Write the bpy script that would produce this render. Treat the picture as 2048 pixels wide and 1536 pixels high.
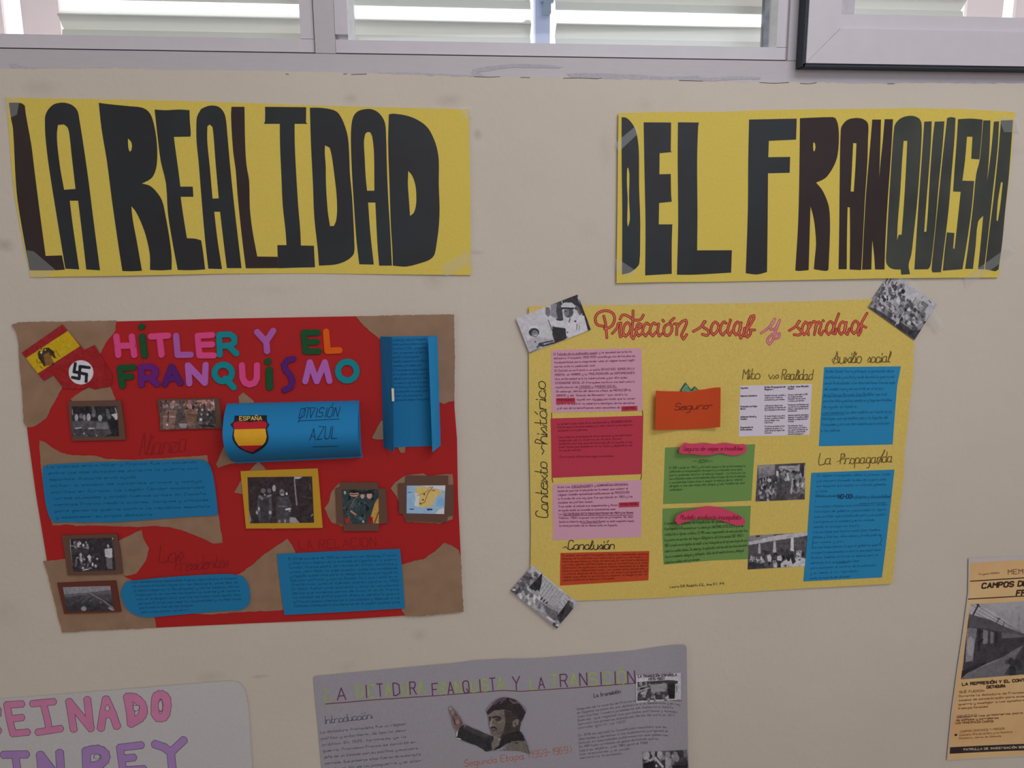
import bpy, math, random
import numpy as np
from mathutils import Vector, Matrix
from mathutils.geometry import tessellate_polygon

for o in list(bpy.data.objects):
    bpy.data.objects.remove(o)
SC = bpy.context.scene
COL = SC.collection

# ------------------------------------------------------------------ camera
F = 1540.0                                   # focal length in pixels of the 2048 wide frame
CX, CY = 1024.0, 768.0
AX = Vector((14976, -418, 1540)).normalized()        # direction of the wall's +X in camera axes (right, down, forward)
DN = Vector((71, 8232, 1540)).normalized()           # direction of down in camera axes
DN = (DN - AX * DN.dot(AX)).normalized()
NN = AX.cross(DN)
RIGHT = Vector((AX.x, NN.x, -DN.x))
DOWN = Vector((AX.y, NN.y, -DN.y))
FWD = Vector((AX.z, NN.z, -DN.z))
CAM = Vector((0.0, -1.235, 1.62))
cd = bpy.data.cameras.new('camera')
cam = bpy.data.objects.new('camera', cd)
COL.objects.link(cam)
cd.sensor_fit = 'HORIZONTAL'
cd.sensor_width = 36.0
cd.lens = 36.0 * F / 2048.0
cd.clip_start = 0.02
cam.matrix_world = Matrix(((RIGHT.x, -DOWN.x, -FWD.x, CAM.x),
                           (RIGHT.y, -DOWN.y, -FWD.y, CAM.y),
                           (RIGHT.z, -DOWN.z, -FWD.z, CAM.z),
                           (0, 0, 0, 1)))
SC.camera = cam

# ------------------------------------------------------------------ world, lights, exposure
SC.view_settings.view_transform = 'Standard'
SC.view_settings.look = 'None'
SC.view_settings.gamma = 1.0
SC.view_settings.exposure = 0.0
SC.view_settings.use_curve_mapping = False
w = bpy.data.worlds.new('sky')
SC.world = w
w.use_nodes = True
w.node_tree.nodes['Background'].inputs[0].default_value = (0.86, 0.92, 1.0, 1)
w.node_tree.nodes['Background'].inputs[1].default_value = 2.2


def area(name, loc, rot, sx, sy, power, color):
    l = bpy.data.lights.new(name, 'AREA')
    l.shape = 'RECTANGLE'
    l.size, l.size_y = sx, sy
    l.energy = power
    l.color = color
    o = bpy.data.objects.new(name, l)
    o.location = loc
    o.rotation_euler = rot
    COL.objects.link(o)
    return o


def aim(o, target):
    d = Vector(target) - o.location
    o.rotation_euler = d.to_track_quat('-Z', 'Y').to_euler()


sl = bpy.data.lights.new('sun', 'SUN')
sl.energy = 4.0
sl.angle = .03
sl.color = (1, .99, .97)
so = bpy.data.objects.new('sun', sl)
so.rotation_euler = Vector((-.25, -.45, -1)).to_track_quat('-Z', 'Y').to_euler()
COL.objects.link(so)
a1 = area('daylight_from_far_windows', (0.9, -3.9, 2.3), (0, 0, 0), 2.6, 1.2, 30, (0.84, 0.90, 1.0))
aim(a1, (0.3, 0, 1.5))
a2 = area('ceiling_lamp', (0.9, -1.7, 2.85), (0, 0, 0), 1.2, 0.5, 13, (0.86, 0.90, 1.0))
aim(a2, (0.3, 0, 1.7))
a3 = area('daylight_from_side_window', (-2.6, -2.2, 2.4), (0, 0, 0), 1.2, 1.0, 6, (0.9, 0.93, 0.9))
aim(a3, (0.0, 0, 1.4))

# ------------------------------------------------------------------ helpers
EXPO = 0.53                                  # share of light a white surface sends back on this wall


def lin(c):
    c = c / 255.0
    return c / 12.92 if c <= 0.04045 else ((c + 0.055) / 1.055) ** 2.4


def alb(rgb):
    """surface colour of a thing that looks rgb under this room's light"""
    return tuple(min(0.93, lin(v) / EXPO) for v in rgb)


MATS = {}


def mat(key, rgb, rough=0.7, var=0.06, bump=0.05, scale=90.0, spec=0.25, two=None, metallic=0.0, stretch=None):
    if key in MATS:
        return MATS[key]
    m = bpy.data.materials.new(key)
    m.use_nodes = True
    nt = m.node_tree
    b = nt.nodes['Principled BSDF']
    b.inputs['Roughness'].default_value = rough
    b.inputs['Specular IOR Level'].default_value = spec
    b.inputs['Metallic'].default_value = metallic
    c = alb(rgb)
    tc = nt.nodes.new('ShaderNodeTexCoord')
    mp = nt.nodes.new('ShaderNodeMapping')
    if stretch:
        mp.inputs['Scale'].default_value = stretch
    nt.links.new(tc.outputs['Object'], mp.inputs['Vector'])
    n = nt.nodes.new('ShaderNodeTexNoise')
    n.inputs['Scale'].default_value = scale
    n.inputs['Detail'].default_value = 5
    nt.links.new(mp.outputs['Vector'], n.inputs['Vector'])
    r = nt.nodes.new('ShaderNodeValToRGB')
    c2 = alb(two) if two else c
    r.color_ramp.elements[0].position = 0.3
    r.color_ramp.elements[1].position = 0.7
    r.color_ramp.elements[0].color = tuple(x * (1 - var) for x in c) + (1,)
    r.color_ramp.elements[1].color = tuple(min(1, x * (1 + var)) for x in c2) + (1,)
    nt.links.new(n.outputs['Fac'], r.inputs['Fac'])
    nt.links.new(r.outputs['Color'], b.inputs['Base Color'])
    if bump:
        bp = nt.nodes.new('ShaderNodeBump')
        bp.inputs['Strength'].default_value = bump
        bp.inputs['Distance'].default_value = 0.001
        nt.links.new(n.outputs['Fac'], bp.inputs['Height'])
        nt.links.new(bp.outputs['Normal'], b.inputs['Normal'])
    MATS[key] = m
    return m


def paper(key, rgb, **k):
    k.setdefault('rough', 0.75)
    k.setdefault('var', 0.012)
    k.setdefault('bump', 0.04)
    k.setdefault('scale', 260)
    return mat(key, rgb, **k)


def ink(key, rgb, **k):
    k.setdefault('rough', 0.55)
    k.setdefault('bump', 0)
    k.setdefault('var', 0.12)
    return mat(key, rgb, **k)


def print_mat():
    if 'photo_print' in MATS:
        return MATS['photo_print']
    m = bpy.data.materials.new('photo_print')
    m.use_nodes = True
    nt = m.node_tree
    b = nt.nodes['Principled BSDF']
    b.inputs['Roughness'].default_value = 0.55
    b.inputs['Specular IOR Level'].default_value = 0.25
    a = nt.nodes.new('ShaderNodeVertexColor')
    a.layer_name = 'print'
    nt.links.new(a.outputs['Color'], b.inputs['Base Color'])
    MATS['photo_print'] = m
    return m


def hit(px, py, y=0.0):
    """the point of the plane y that shows at a pixel of the 2048 x 1536 photograph"""
    d = RIGHT * (px - CX) + DOWN * (py - CY) + FWD * F
    t = (y - CAM.y) / d.y
    return CAM + d * t


def surf(px, py, off, h=None):
    y = -off
    p = hit(px, py, y)
    if h:
        for _ in range(6):
            p = hit(px, py, -off - h(p))
    return p


def crop(ox, oy, s):
    return lambda pts: [(ox + x / s, oy + y / s) for x, y in pts]


def smooth(pts, closed=True, sub=3, sharp=38):
    n = len(pts)
    out = []
    P = [Vector(p) for p in pts]

    def tang(i):
        if not closed and i in (0, n - 1):
            return None
        a, b, c = P[(i - 1) % n], P[i], P[(i + 1) % n]
        u, v = b - a, c - b
        if u.length < 1e-6 or v.length < 1e-6:
            return None
        if math.degrees(u.angle(v)) > sharp:
            return None
        return (c - a).normalized()
    T = [tang(i) for i in range(n)]
    for i in range(n if closed else n - 1):
        a, b = P[i], P[(i + 1) % n]
        L = (b - a).length
        if L < 1e-6:
            continue
        d = (b - a) / L
        t0 = (T[i] or d) * L
        t1 = (T[(i + 1) % n] or d) * L
        for k in range(sub):
            s = k / sub
            q = (2 * s**3 - 3 * s**2 + 1) * a + (s**3 - 2 * s**2 + s) * t0 + (-2 * s**3 + 3 * s**2) * b + (s**3 - s**2) * t1
            out.append((q.x, q.y))
    if not closed:
        out.append(tuple(P[-1]))
    return out


def torn(pts, amp=1.1, step=5.0, seed=1):
    rnd = random.Random(seed)
    out = []
    n = len(pts)
    for i in range(n):
        a, b = Vector(pts[i]), Vector(pts[(i + 1) % n])
        L = (b - a).length
        k = max(1, int(L / step))
        for j in range(k):
            q = a.lerp(b, j / k)
            if j:
                q = q + Vector((rnd.uniform(-amp, amp), rnd.uniform(-amp, amp)))
            out.append((q.x, q.y))
    return out


GL = {
 'a': '46160504133345 464353', 'b': '0903 053646443303', 'c': '4536160504133344', 'd': '46160504133344 4943',
 'e': '05454636160504133344', 'f': '49392813 0646', 'g': '46160504133344 46413010', 'h': '0903 0516364543',
 'i': '0603 0708', 'j': '26211000 2728', 'k': '0903 3604 1443', 'l': '09041323', 'm': '0603 05162523 25364543',
 'n': '0603 0516364543', 'o': '160504133344453616', 'p': '0600 05163645443313', 'q': '46160504133344 4640',
 'r': '0603 05163646', 's': '45361605143444331304', 't': '19141333 0636', 'u': '0604133344 4643', 'v': '062346',
 'w': '0613254346', 'x': '0643 0346', 'y': '0604133344 46413010', 'z': '06460343',
 'A': '032943 1535', 'B': '0309 093948473606 3645443303', 'C': '4839190804133344', 'D': '0309 092948442303',
 'E': '49090343 0636', 'F': '490903 0636', 'G': '483919080413334445 4525', 'H': '0903 4943 0646', 'I': '1913',
 'J': '3934231304', 'K': '0903 4906 0643', 'L': '090343', 'M': '0309264943', 'N': '03094349',
 'O': '190804133344483919', 'P': '0309 0939483606', 'Q': '190804133344483919 2543', 'R': '0309 0939483606 2643',
 'S': '483919080716364544331304', 'T': '0949 2923', 'U': '090413334449', 'V': '092349', 'W': '0913263349',
 'X': '0943 0349', 'Y': '092649 2623', 'Z': '09490343', 'J': '3934231304',
 '1': '172923', '2': '08193948460343', '3': '0819394836264544331304', '4': '390545 3933', '5': '490906364544331304',
 '6': '3919080413334445360605', '7': '094923', '8': '190807364544331304051647483919', '9': '4636160708193948444313',
 '0': '190804133344483919', '(': '29171523', ')': '19373513', '-': '0636', '.': '1314', ',': '1322', ':': '1314 1617',
 '/': '0349', '~': '05163546', '"': '0908 2928', 'º': '180716273818', ';': '1322 1617', '_': '0343',
}
ACC = {'á': 'a', 'é': 'e', 'í': 'i', 'ó': 'o', 'ú': 'u', 'ñ': 'n', 'Á': 'A', 'É': 'E', 'Í': 'I', 'Ó': 'O', 'Ú': 'U', 'Ñ': 'N'}
_gc = {}
CUR = {'l': '0427281918041323', 'b': '042728190803133544361 5'.replace(' ', ''), 'h': '0428190903 0516364543', 's': '0426353413 04', 'k': '0428190903 3604 1443', 'p': '0406 0600 05163645443313'}


def glyph(ch, cur=False):
    key = (ch, cur)
    if key in _gc:
        return _gc[key]
    base = ACC.get(ch, ch)
    st = []
    for s in (CUR if cur and base in CUR else GL).get(base, '').split(' '):
        if len(s) < 4:
            continue
        st.append([(int(s[i]), int(s[i + 1]) - 3) for i in range(0, len(s) - 1, 2)])
    if ch in ACC:
        up = 7.2 if ch.isupper() else 4.3
        st.append([(0.8, up), (1.6, up + .7), (2.6, up + .1), (3.4, up + .7)] if base in 'nN' else [(1.6, up), (3.0, up + 1.4)])
    wd = max([p[0] for s in st for p in s] or [1.2])
    _gc[key] = (st, wd)
    return _gc[key]


class MB:
    """collects shapes in world space, builds them as one mesh object"""

    def __init__(self):
        self.v, self.f, self.m, self.mats, self.cols = [], [], [], [], {}

    def mi(self, m):
        if m not in self.mats:
            self.mats.append(m)
        return self.mats.index(m)

    def add(self, vs, fs, m):
        k, b = self.mi(m), len(self.v)
        self.v += [tuple(x) for x in vs]
        for f in fs:
            self.f.append(tuple(i + b for i in f))
            self.m.append(k)

    def sheet(self, pts, off, t, m, holes=None, h=None, step=0.012, edge=None, back=True):
        """a flat or bent piece: outline in pixels, front face off in front of the wall, thickness t"""
        loops = [[surf(x, y, off, h) for x, y in L] for L in [pts] + (holes or [])]
        flat = [[Vector((p.x, p.z, 0)) for p in L] for L in loops]
        tris = tessellate_polygon(flat)
        P2 = [(q.x, q.y) for L in flat for q in L]
        key, V, FC = {}, [], []

        def vid(x, z):
            k = (round(x * 2e5), round(z * 2e5))
            if k not in key:
                key[k] = len(V)
                V.append((x, z))
            return key[k]
        xs = [p[0] for p in P2]
        cuts = []
        if h:
            c = math.floor(min(xs) / step) * step
            while c < max(xs) + step:
                cuts.append(c)
                c += step
        for t3 in tris:
            poly = [P2[i] for i in t3]
            if not cuts:
                ids = [vid(*p) for p in poly]
                if len(set(ids)) > 2:
                    FC.append(ids)
                continue
            lo, hi = min(p[0] for p in poly), max(p[0] for p in poly)
            for a, b in zip(cuts[:-1], cuts[1:]):
                if b <= lo or a >= hi:
                    continue
                q = poly
                for lim, sg in ((a, 1), (b, -1)):
                    r = []
                    for i in range(len(q)):
                        p0, p1 = q[i], q[(i + 1) % len(q)]
                        d0, d1 = sg * (p0[0] - lim), sg * (p1[0] - lim)
                        if d0 >= 0:
                            r.append(p0)
                        if (d0 > 0 and d1 < 0) or (d0 < 0 and d1 > 0):
                            s = d0 / (d0 - d1)
                            r.append((lim, p0[1] + (p1[1] - p0[1]) * s))
                    q = r
                    if len(q) < 3:
                        break
                if len(q) >= 3:
                    ids = []
                    for p in q:
                        k = vid(*p)
                        if not ids or ids[-1] != k:
                            ids.append(k)
                    if len(ids) > 2 and ids[0] == ids[-1]:
                        ids.pop()
                    if len(set(ids)) > 2:
                        FC.append(ids)
        hh = (lambda x, z: h(Vector((x, 0, z)))) if h else (lambda x, z: 0.0)
        H = [hh(x, z) for x, z in V]
        ec = {}
        for f in FC:
            for i in range(len(f)):
                e = (f[i], f[(i + 1) % len(f)])
                ec[frozenset(e)] = ec.get(frozenset(e), 0) + 1
        front = [(V[i][0], -off - H[i], V[i][1]) for i in range(len(V))]
        self.add(front, FC, m)
        if t > 0:
            bk = [(p[0], p[1] + t, p[2]) for p in front]
            n = len(front)
            sides = []
            for f in FC:
                for i in range(len(f)):
                    a, b = f[i], f[(i + 1) % len(f)]
                    if ec[frozenset((a, b))] == 1:
                        sides.append((b, a, a + n, b + n))
            fs = sides + ([tuple(i + n for i in reversed(f)) for f in FC] if back else [])
            self.add(front + bk, fs, edge or m)

    warp = None
    fine = False
    n = 0

    def line(self, pts, w, m, off, h=None, caps=False):
        """a pen stroke: pixels, width in pixels"""
        if self.warp:
            pts = [self.warp(*p) for p in pts]
        if self.fine:
            q = [pts[0]]
            for a, b in zip(pts[:-1], pts[1:]):
                k = max(1, int(math.hypot(b[0] - a[0], b[1] - a[1]) / 1.6))
                q += [(a[0] + (b[0] - a[0]) * i / k, a[1] + (b[1] - a[1]) * i / k) for i in range(1, k + 1)]
            pts = q
        vs, fs = [], []
        base_off = off
        for (x0, y0), (x1, y1) in zip(pts[:-1], pts[1:]):
            self.n = (self.n + 1) % 41
            off = base_off + self.n * 2e-6          # each piece of a stroke lies a hair above the last
            dx, dy = x1 - x0, y1 - y0
            L = math.hypot(dx, dy)
            if L < 1e-6:
                continue
            ux, uy = dx / L * w * .5, dy / L * w * .5
            e = 0.5
            b = len(vs)
            for (x, y, s) in ((x0 - ux * e, y0 - uy * e, 1), (x0 - ux * e, y0 - uy * e, -1), (x1 + ux * e, y1 + uy * e, -1), (x1 + ux * e, y1 + uy * e, 1)):
                vs.append(surf(x - uy * s, y + ux * s, off, h))
            fs.append((b, b + 1, b + 2, b + 3))
        if caps:
            for x, y in pts:
                b = len(vs)
                k = 12
                self.n = (self.n + 1) % 41
                off = base_off + self.n * 2e-6
                for i in range(k):
                    a = 2 * math.pi * i / k
                    vs.append(surf(x + math.cos(a) * w * .5, y + math.sin(a) * w * .5, off, h))
                fs.append(tuple(range(b, b + k)))
        if vs:
            self.add(vs, fs, m)

    def text(self, s, p0, p1, hgt, w, m, off, h=None, slant=0.0, cursive=False, sub=1, wob=0.12, seed=3, cols=None, caps=False):
        rnd = random.Random(hash(s) % 9973 if False else (len(s) * 31 + seed))
        p0, p1 = Vector(p0), Vector(p1)
        d = p1 - p0
        up = Vector((d.y, -d.x)).normalized()
        gap = 1.1 if cursive else 1.5
        tot = sum(glyph(c, cursive)[1] + gap if c != ' ' else 3.3 for c in s) - gap
        ux = d / max(tot, 1e-3)
        uy = up * (hgt / 6.0)
        u = d.normalized()
        x = 0.0
        prev = None
        for k, ch in enumerate(s):
            if ch == ' ':
                x += 3.3
                prev = None
                continue
            st, wd = glyph(ch, cursive)
            mm = m if cols is None else cols[k % len(cols)]
            jy = rnd.uniform(-wob, wob)
            for pl in st:
                q = []
                for gx, gy in pl:
                    gx2 = gx + rnd.uniform(-wob, wob)
                    gy2 = gy + jy + rnd.uniform(-wob, wob)
                    p = p0 + ux * (x + gx2) + uy * gy2 + u * (slant * gy2 * hgt / 6.0)
                    q.append((p.x, p.y))
                if sub > 1 and len(q) > 2:
                    q = smooth(q, closed=False, sub=sub, sharp=100)
                self.line(q, w, mm, off, h, caps)
            if cursive and prev is not None:
                q = []
                for gx, gy in ((prev, 0.1), (prev + .5, 0.0), (x - .1, 1.0), (x + .3, 2.0)):
                    p = p0 + ux * gx + uy * gy + u * (slant * gy * hgt / 6.0)
                    q.append((p.x, p.y))
                self.line(q, w, mm, off, h)
            prev = x + wd if cursive and not ch.isdigit() and ch not in '.,()-~' else None
            x += wd + gap

    def block(self, lines, tl, tr, bl, br, hgt, w, m, off, h=None, slant=0.15, fracs=None, seed=0, cursive=False):
        """lines of small handwriting between four corner pixels (first and last baseline)"""
        n = len(lines)
        mx = max(len(s) for s in lines)
        for i, s in enumerate(lines):
            if not s:
                continue
            k = i / max(1, n - 1)
            a = Vector(tl).lerp(Vector(bl), k)
            b = Vector(tr).lerp(Vector(br), k)
            fr = fracs[i] if fracs else (1.0 if len(s) > 0.82 * mx else len(s) / mx)
            e = a.lerp(b, fr)
            self.text(s, a, e, hgt, w, m, off, h, slant=slant, seed=seed + i, cursive=cursive, wob=.2)

    def cap3(self, pts, w, m, off, t, h=None):
        """a rounded bar of real thickness along a path (foam letters)"""
        for (x0, y0), (x1, y1) in zip(pts[:-1], pts[1:]):
            a = math.atan2(y1 - y0, x1 - x0)
            off += 1.2e-5
            for q, lay, rr in (((x0, y0, x1, y1), 0, w * .5),):
                ring = []
                for i in range(9):
                    th = a + math.pi / 2 + math.pi * i / 8
                    ring.append((x0 + math.cos(th) * rr, y0 + math.sin(th) * rr))
                for i in range(9):
                    th = a - math.pi / 2 + math.pi * i / 8
                    ring.append((x1 + math.cos(th) * rr, y1 + math.sin(th) * rr))
                n = len(ring)
                inner = []
                cx, cy = (x0 + x1) / 2, (y0 + y1) / 2
                for k_, (x, y) in enumerate(ring):
                    bx, by = (x0, y0) if k_ < 9 else (x1, y1)
                    inner.append((bx + (x - bx) * .88, by + (y - by) * .88))
                vt = [surf(x, y, off + t, h) for x, y in inner]
                vm = [Vector(surf(x, y, off + t * .75, h)) for x, y in ring]
                vb = [Vector((p.x, p.y + t * .75, p.z)) for p in vm]
                fs = [tuple(range(n))]
                for i in range(n):
                    j = (i + 1) % n
                    fs.append((i, j, n + j, n + i))
                    fs.append((n + i, n + j, 2 * n + j, 2 * n + i))
                self.add(vt + vm + vb, fs, m)

    def box(self, x0, x1, y0, y1, z0, z1, m):
        vs = [(x, y, z) for x in (x0, x1) for y in (y0, y1) for z in (z0, z1)]
        self.add(vs, [(0, 1, 3, 2), (4, 6, 7, 5), (0, 4, 5, 1), (2, 3, 7, 6), (0, 2, 6, 4), (1, 5, 7, 3)], m)

    def picture(self, quad, off, ops, h=None, res=0.8, inside=None, local=None, t=0.00025, seed=1, grain=8, soft=1):
        """a printed picture: a fine grid of coloured points on the paper"""
        q = [Vector(p) for p in quad]
        wpx = max((q[1] - q[0]).length, (q[2] - q[3]).length)
        hpx = max((q[3] - q[0]).length, (q[2] - q[1]).length)
        nx, ny = max(2, int(wpx / res)), max(2, int(hpx / res))
        U, Vv = np.meshgrid(np.linspace(0, 1, nx + 1), np.linspace(0, 1, ny + 1))
        X = (1 - U) * (1 - Vv) * q[0].x + U * (1 - Vv) * q[1].x + U * Vv * q[2].x + (1 - U) * Vv * q[3].x
        Y = (1 - U) * (1 - Vv) * q[0].y + U * (1 - Vv) * q[1].y + U * Vv * q[2].y + (1 - U) * Vv * q[3].y
        X, Y = X.ravel(), Y.ravel()
        if local:
            ox, oy, s = local
            LX, LY = (X - ox) * s, (Y - oy) * s
        else:
            LX, LY = X, Y
        rng = np.random.RandomState(seed)
        C = paint(LX, LY, ops, rng, 0)
        G = C.reshape(ny + 1, nx + 1, 3)
        for _ in range(soft):
            Q = np.pad(G, ((1, 1), (1, 1), (0, 0)), mode='edge')
            G = (Q[:-2, 1:-1] + Q[2:, 1:-1] + Q[1:-1, :-2] + Q[1:-1, 2:] + 2 * Q[1:-1, 1:-1]) / 6
        for cell, amp in ((9, .9), (4, .8)):
            cy_, cx_ = ny // cell + 3, nx // cell + 3
            nz = rng.normal(0, 1, (cy_, cx_))
            yy, xx = np.arange(ny + 1) / cell, np.arange(nx + 1) / cell
            iy, ix = yy.astype(int), xx.astype(int)
            fy, fx = (yy - iy)[:, None], (xx - ix)[None, :]
            B = nz[iy][:, ix] * (1 - fy) * (1 - fx) + nz[iy + 1][:, ix] * fy * (1 - fx) + nz[iy][:, ix + 1] * (1 - fy) * fx + nz[iy + 1][:, ix + 1] * fy * fx
            G = G + (B * amp * grain)[:, :, None]
        C = np.clip(G + rng.normal(0, grain * .25, (ny + 1, nx + 1, 1)), 8, 250).reshape(-1, 3)
        keep = None
        if inside is not None:
            keep = inpoly(LX, LY, inside)
        base = len(self.v)
        k = self.mi(print_mat())
        D = [surf(x, y, off, h) for x, y in zip(X, Y)]
        self.v += [tuple(p) for p in D]
        lc = np.where(C / 255.0 <= 0.04045, C / 255.0 / 12.92, ((C / 255.0 + 0.055) / 1.055) ** 2.4) / EXPO
        lc = np.clip(lc, 0, 0.9)
        for i in range(len(D)):
            self.cols[base + i] = tuple(lc[i])
        w1 = nx + 1
        for j in range(ny):
            for i in range(nx):
                a = j * w1 + i
                if keep is not None and not (keep[a] and keep[a + 1] and keep[a + w1] and keep[a + w1 + 1]):
                    continue
                self.f.append((base + a, base + a + w1, base + a + w1 + 1, base + a + 1))
                self.m.append(k)
        return self

    def build(self, name, parent=None, label=None, kind=None, loc=None):
        L = Vector((0, 0, 0))
        if loc is not None:
            L = Vector(loc)
        p = parent
        acc = Vector((0, 0, 0))
        while p is not None:
            acc += p.location
            p = p.parent
        me = bpy.data.meshes.new(name)
        tot = L + acc
        me.from_pydata([(x - tot.x, y - tot.y, z - tot.z) for x, y, z in self.v], [], self.f)
        for m in self.mats:
            me.materials.append(m)
        me.polygons.foreach_set('material_index', self.m)
        if self.cols:
            ca = me.color_attributes.new('print', 'FLOAT_COLOR', 'POINT')
            arr = np.ones((len(self.v), 4), dtype=np.float32)
            for i, c in self.cols.items():
                arr[i, :3] = c
            ca.data.foreach_set('color', arr.ravel())
        me.update()
        o = bpy.data.objects.new(name, me)
        COL.objects.link(o)
        o.location = L
        if parent:
            o.parent = parent
        if label:
            o['label'] = label
        if kind:
            o['kind'] = kind
        return o


def inpoly(x, y, poly):
    r = np.zeros(len(x), bool)
    n = len(poly)
    j = n - 1
    for i in range(n):
        xi, yi = poly[i]
        xj, yj = poly[j]
        c = ((yi > y) != (yj > y)) & (x < (xj - xi) * (y - yi) / ((yj - yi) or 1e-9) + xi)
        r ^= c
        j = i
    return r


def paint(x, y, ops, rng, grain):
    C = np.zeros((len(x), 3))
    for op in ops:
        k, c = op[0], op[1]
        if k == 'bg':
            C[:] = c
        elif k == 'grad':                     # picture tone that runs from one colour to another between two heights
            t = np.clip((y - op[3]) / (op[4] - op[3]), 0, 1)[:, None]
            s = inpoly(x, y, op[5]) if len(op) > 5 else np.ones(len(x), bool)
            g = np.array(c) * (1 - t) + np.array(op[2]) * t
            C[s] = g[s]
        elif k == 'p':
            C[inpoly(x, y, op[2])] = c
        elif k == 'e':
            _, _, cx, cy, rx, ry = op
            C[((x - cx) / rx) ** 2 + ((y - cy) / ry) ** 2 < 1] = c
        elif k == 'l':
            w, pts = op[2], op[3]
            for (x0, y0), (x1, y1) in zip(pts[:-1], pts[1:]):
                L2 = (x1 - x0) ** 2 + (y1 - y0) ** 2 + 1e-9
                t = np.clip(((x - x0) * (x1 - x0) + (y - y0) * (y1 - y0)) / L2, 0, 1)
                d = np.hypot(x - x0 - t * (x1 - x0), y - y0 - t * (y1 - y0))
                C[d < w / 2] = c
        elif k == 'crowd':                    # c = (x0,y0,x1,y1), n, size, light, dark
            x0, y0, x1, y1 = c
            n, sz, tones = op[2], op[3], op[4]
            for i in range(n):
                cx, cy = rng.uniform(x0, x1), rng.uniform(y0, y1)
                s = sz * rng.uniform(.5, 1.2)
                tone = np.array(tones[rng.randint(len(tones))]) * rng.uniform(.8, 1.15)
                C[((x - cx) / s) ** 2 + ((y - cy) / (s * rng.uniform(.8, 2.0))) ** 2 < 1] = tone
        elif k == 'person':                   # c tone body, head tone, cx, top, head size, height
            hd, cx, ty, s, H = op[2], op[3], op[4], op[5], op[6]
            C[inpoly(x, y, [(cx - s * 1.1, ty + s * 2.2), (cx + s * 1.1, ty + s * 2.2), (cx + s * 1.9, ty + s * 3.2), (cx + s * 1.7, ty + H * .6),
                            (cx + s * 1.2, ty + H), (cx - s * 1.2, ty + H), (cx - s * 1.7, ty + H * .6), (cx - s * 1.9, ty + s * 3.2)])] = c
            C[((x - cx) / s) ** 2 + ((y - ty - s * 1.1) / (s * 1.25)) ** 2 < 1] = hd
    C += rng.normal(0, grain, len(x))[:, None]
    return np.clip(C, 6, 250)


def thing(name, label, cat, px, py, off=0.0, group=None):
    o = bpy.data.objects.new(name, None)
    COL.objects.link(o)
    o.location = hit(px, py, -off)
    o.empty_display_size = 0.02
    o['label'] = label
    o['category'] = cat
    if group:
        o['group'] = group
    return o


def tag(o, label, cat, group=None):
    o['label'] = label
    o['category'] = cat
    if group:
        o['group'] = group
    return o

# ------------------------------------------------------------------ surfaces of the setting


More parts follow.
